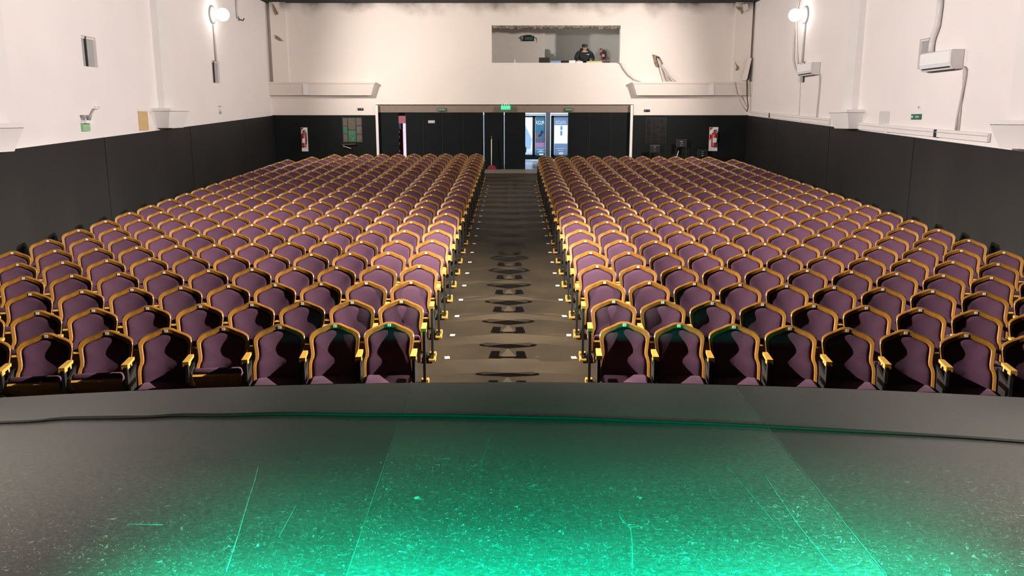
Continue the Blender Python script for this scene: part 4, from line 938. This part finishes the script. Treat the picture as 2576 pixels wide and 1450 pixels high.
# the farther seats as one object
V = []; FC = []; MI = []; slots = ['wood', 'fabric', 'woodd', 'woody', 'black', 'plate', 'grey']
src = {nm: (bb.v, bb.f, bb.mi, [slots.index(m) for m in mm]) for nm, bb, mm, sm in PARTS}
for nm in src:   # use the recalculated windings
    me = ME[nm]; src[nm] = ([v.co.copy() for v in me.vertices], [tuple(p.vertices) for p in me.polygons], [p.material_index for p in me.polygons], src[nm][3])
for s in rest:
    T = Matrix.Translation(s['p']) @ Matrix.Rotation(s['rz'], 4, 'Z')
    pan = Matrix.Translation(PIV) @ Matrix.Rotation(TILT if s['up'] else 0, 4, 'X')
    lst = [('back_frame', T), ('back_cushion', T), ('number_plate', T), ('seat', T @ pan), ('seat_board', T @ pan)]
    for sd in ([-s['side'], s['side']] if s['end'] else [-s['side']]):
        TX = T @ Matrix.Translation((sd * PITCH / 2, 0, 0)); lst += [('armrest', TX @ Matrix.Translation((0, ARM_LOC.y, ARM_LOC.z))), ('side_standard', TX), ('foot', TX)]
    for nm, m4 in lst:
        v, f, mi, mp = src[nm]; o = len(V); V += [tuple(m4 @ c) for c in v]; FC += [tuple(i + o for i in ff) for ff in f]; MI += [mp[i] for i in mi]
me = bpy.data.meshes.new('theatre_seats_rear'); me.from_pydata(V, [], FC)
for m in slots: me.materials.append(M[m])
me.polygons.foreach_set('material_index', MI)
me.polygons.foreach_set('use_smooth', [i == 1 for i in MI]); me.update()
tag(put('theatre_seats', me), 'farther purple theatre seats filling the rear rows on both sides of the aisle', 'seats', None, 'stuff')

# row stickers on the aisle floor
for side in (-1, 1):
    for r in range(3, 23):
        x = side * (.77 if side < 0 else .735); D = row_d(r, 1.2) - .36; p = fl(x, D, 0)
        b = B(); b.box((-.03, -.042, 0), (.03, .042, .003)); b2 = B(); b2.box((-.012, -.015, .003), (.012, .012, .0036))
        e = thing('row_sticker', p, 'white row sticker on the floor, %s row from the stage, %s of the aisle' % (ord_[r - 1], 'left side' if side < 0 else 'right side'), 'sticker', 'row stickers along the aisle')
        e.rotation_euler = (AL, 0, math.radians(random.uniform(-8, 8)))
        obj('sticker_sheet', b, 'sticker', e); obj('printed_mark', b2, 'grey', e)

# ------------------------------------------------------------------ the operator in the booth
def skin_obj(name, nodes, edges, root, mats, parent=None, sub=2, loc=(0, 0, 0)):
    me = bpy.data.meshes.new(name); bm = bmesh.new(); lay = bm.verts.layers.skin.verify(); keys = {}
    for k, (p, r) in nodes.items():
        v = bm.verts.new(p); keys[k] = v; rr = r if isinstance(r, tuple) else (r, r); v[lay].radius = rr; v[lay].use_root = (k == root)
    for a, c in edges: bm.edges.new((keys[a], keys[c]))
    bm.to_mesh(me); bm.free(); me.materials.append(M[mats]); o = bpy.data.objects.new(name, me); COL.objects.link(o)
    m = o.modifiers.new('skin', 'SKIN'); m.use_smooth_shade = True; m2 = o.modifiers.new('sub', 'SUBSURF'); m2.levels = sub; m2.render_levels = sub
    dg = bpy.context.evaluated_depsgraph_get(); dg.update(); me2 = bpy.data.meshes.new_from_object(o.evaluated_get(dg)); bpy.data.objects.remove(o)
    me2.materials.clear(); me2.materials.append(M[mats])
    for p in me2.polygons: p.use_smooth = True
    return put(name, me2, parent, loc)
YPn = YB + 1.35; ptop = atY(1470.5, 112, YPn); K = (ptop.z - ZBF) / 1.66
PX = ptop.x
P_ = thing('person', (PX, YPn, ZBF), 'person in black cap and dark hoodie bent over the console in the booth', 'person')
P_.scale = (K * 1.24, K * 1.1, K)
N_ = {'pel': ((0, .06, .93), .15), 'wai': ((0, .05, 1.05), .15), 'che': ((0, 0, 1.24), (.19, .13)), 'nk0': ((0, -.05, 1.38), .085), 'nk': ((0, -.085, 1.44), .06), 'hd0': ((0, -.11, 1.50), (.075, .085)), 'hd1': ((0, -.13, 1.565), (.082, .095)), 'hd2': ((0, -.125, 1.61), (.07, .08))}
E_ = [('pel', 'wai'), ('wai', 'che'), ('che', 'nk0'), ('nk0', 'nk'), ('nk', 'hd0'), ('hd0', 'hd1'), ('hd1', 'hd2')]
for s, t_ in ((-1, 'l'), (1, 'r')):
    N_.update({t_ + 'sh': ((s * .20, -.01, 1.33), .075), t_ + 'el': ((s * .29, -.08, 1.08), .055), t_ + 'wr': ((s * .20, -.33, .985), .034), t_ + 'pm': ((s * .185, -.41, .98), (.04, .02)),
               t_ + 'hip': ((s * .10, .06, .86), .095), t_ + 'kn': ((s * .12, .03, .49), .062), t_ + 'an': ((s * .13, .08, .09), .042), t_ + 'to': ((s * .14, -.08, .04), .035)})
    E_ += [('nk0', t_ + 'sh'), (t_ + 'sh', t_ + 'el'), (t_ + 'el', t_ + 'wr'), (t_ + 'wr', t_ + 'pm'), ('pel', t_ + 'hip'), (t_ + 'hip', t_ + 'kn'), (t_ + 'kn', t_ + 'an'), (t_ + 'an', t_ + 'to')]
    for fi, (dx, ln) in enumerate([(-.03, .075), (-.010, .088), (.010, .083), (.03, .066)]):
        a, c = '%sf%d' % (t_, fi), '%sg%d' % (t_, fi)
        N_[a] = ((s * .185 + dx, -.41 - ln * .6, .983), .0095); N_[c] = ((s * .185 + dx * 1.1, -.41 - ln, .965), .008); E_ += [(t_ + 'pm', a), (a, c)]
    N_[t_ + 't0'] = ((s * .185 - s * .05, -.40, .975), .011); N_[t_ + 't1'] = ((s * .185 - s * .065, -.44, .965), .009); E_ += [(t_ + 'wr', t_ + 't0'), (t_ + 't0', t_ + 't1')]
skin_obj('body', N_, E_, 'pel', 'skin', P_)
HN = {k: N_[k] for k in ('pel', 'wai', 'che', 'nk0', 'lsh', 'lel', 'lwr', 'rsh', 'rel', 'rwr')}
HN = {k: (p, tuple(q * 1.28 for q in (r if isinstance(r, tuple) else (r, r)))) for k, (p, r) in HN.items()}
HN['nk0'] = ((0, -.05, 1.37), (.12, .10))
skin_obj('hoodie', HN, [e for e in E_ if e[0] in HN and e[1] in HN], 'pel', 'hoodie', P_)
TN = {k: N_[k] for k in ('pel', 'lhip', 'lkn', 'lan', 'rhip', 'rkn', 'ran')}; TN = {k: (p, r * 1.15) for k, (p, r) in TN.items()}
skin_obj('trousers', TN, [e for e in E_ if e[0] in TN and e[1] in TN], 'pel', 'trous', P_)
for s in (-1, 1):
    b = B(); b.box((s * .135 - .05, -.14, 0), (s * .135 + .05, .13, .08), .03); obj('shoe', b, 'black', P_, True)
# hood lying round the neck
b = B(); ring = [(.115 * math.cos(a), -.07 + .10 * math.sin(a), 1.445 + .04 * math.sin(a)) for a in [math.radians(-50 + k * 28) for k in range(11)]]
b.tube(ring, [.03, .045, .05, .05, .05, .05, .05, .05, .05, .045, .03], 10); obj('hood', b, 'hoodie', P_, True)
# cap with peak pointing down over the face
b = B(); prof = [(.098, -.02), (.100, .02), (.094, .055), (.075, .085), (.04, .10), (.001, .105)]
b.lathe(prof, (0, -.125, 1.575), (0, -.28, 1), n=24); obj('cap', b, 'hoodie', P_, True)
b = B(); pk = []
for k in range(9):
    a = math.radians(200 + k * 17.5); pk.append((.092 * math.cos(a), -.135 + .092 * math.sin(a), 1.575)); 
outer = [(x * 1.02, -.135 + (y + .135) * 1.75 - .01, z - .05) for x, y, z in pk]
for i in range(8): b.hexa([pk[i], pk[i + 1], outer[i + 1], outer[i]] + [(x, y, z + .008) for x, y, z in (pk[i], pk[i + 1], outer[i + 1], outer[i])])
obj('cap_peak', b, 'hoodie', P_)
# face
b = B(); b.prism([(-.013, -.205, 1.505), (.013, -.205, 1.505), (.004, -.205, 1.55), (-.004, -.205, 1.55)], (0, -.028, -.004)); obj('nose', b, 'skin', P_)
for s in (-1, 1):
    b = B(); b.lathe([(0, 0), (.012, .002), (.009, .008), (0, .01)], (s * .032, -.207, 1.545), (0, -1, 0), n=10); obj('eye', b, 'dark', P_, True)
    b = B(); b.lathe([(0, 0), (.02, .004), (.022, .012), (.012, .02), (0, .021)], (s * .082, -.115, 1.535), (s, 0, 0), n=12); obj('ear', b, 'skin', P_, True)
b = B(); b.box((-.024, -.205, 1.474), (.024, -.192, 1.483), .003); obj('mouth', b, mat('lips', (0.35, 0.14, 0.12), .5, var=.1), P_)
b = B(); b.box((.06, -.185, 1.235), (.15, -.16, 1.255), .004); obj('chest_print', b, 'white', P_)
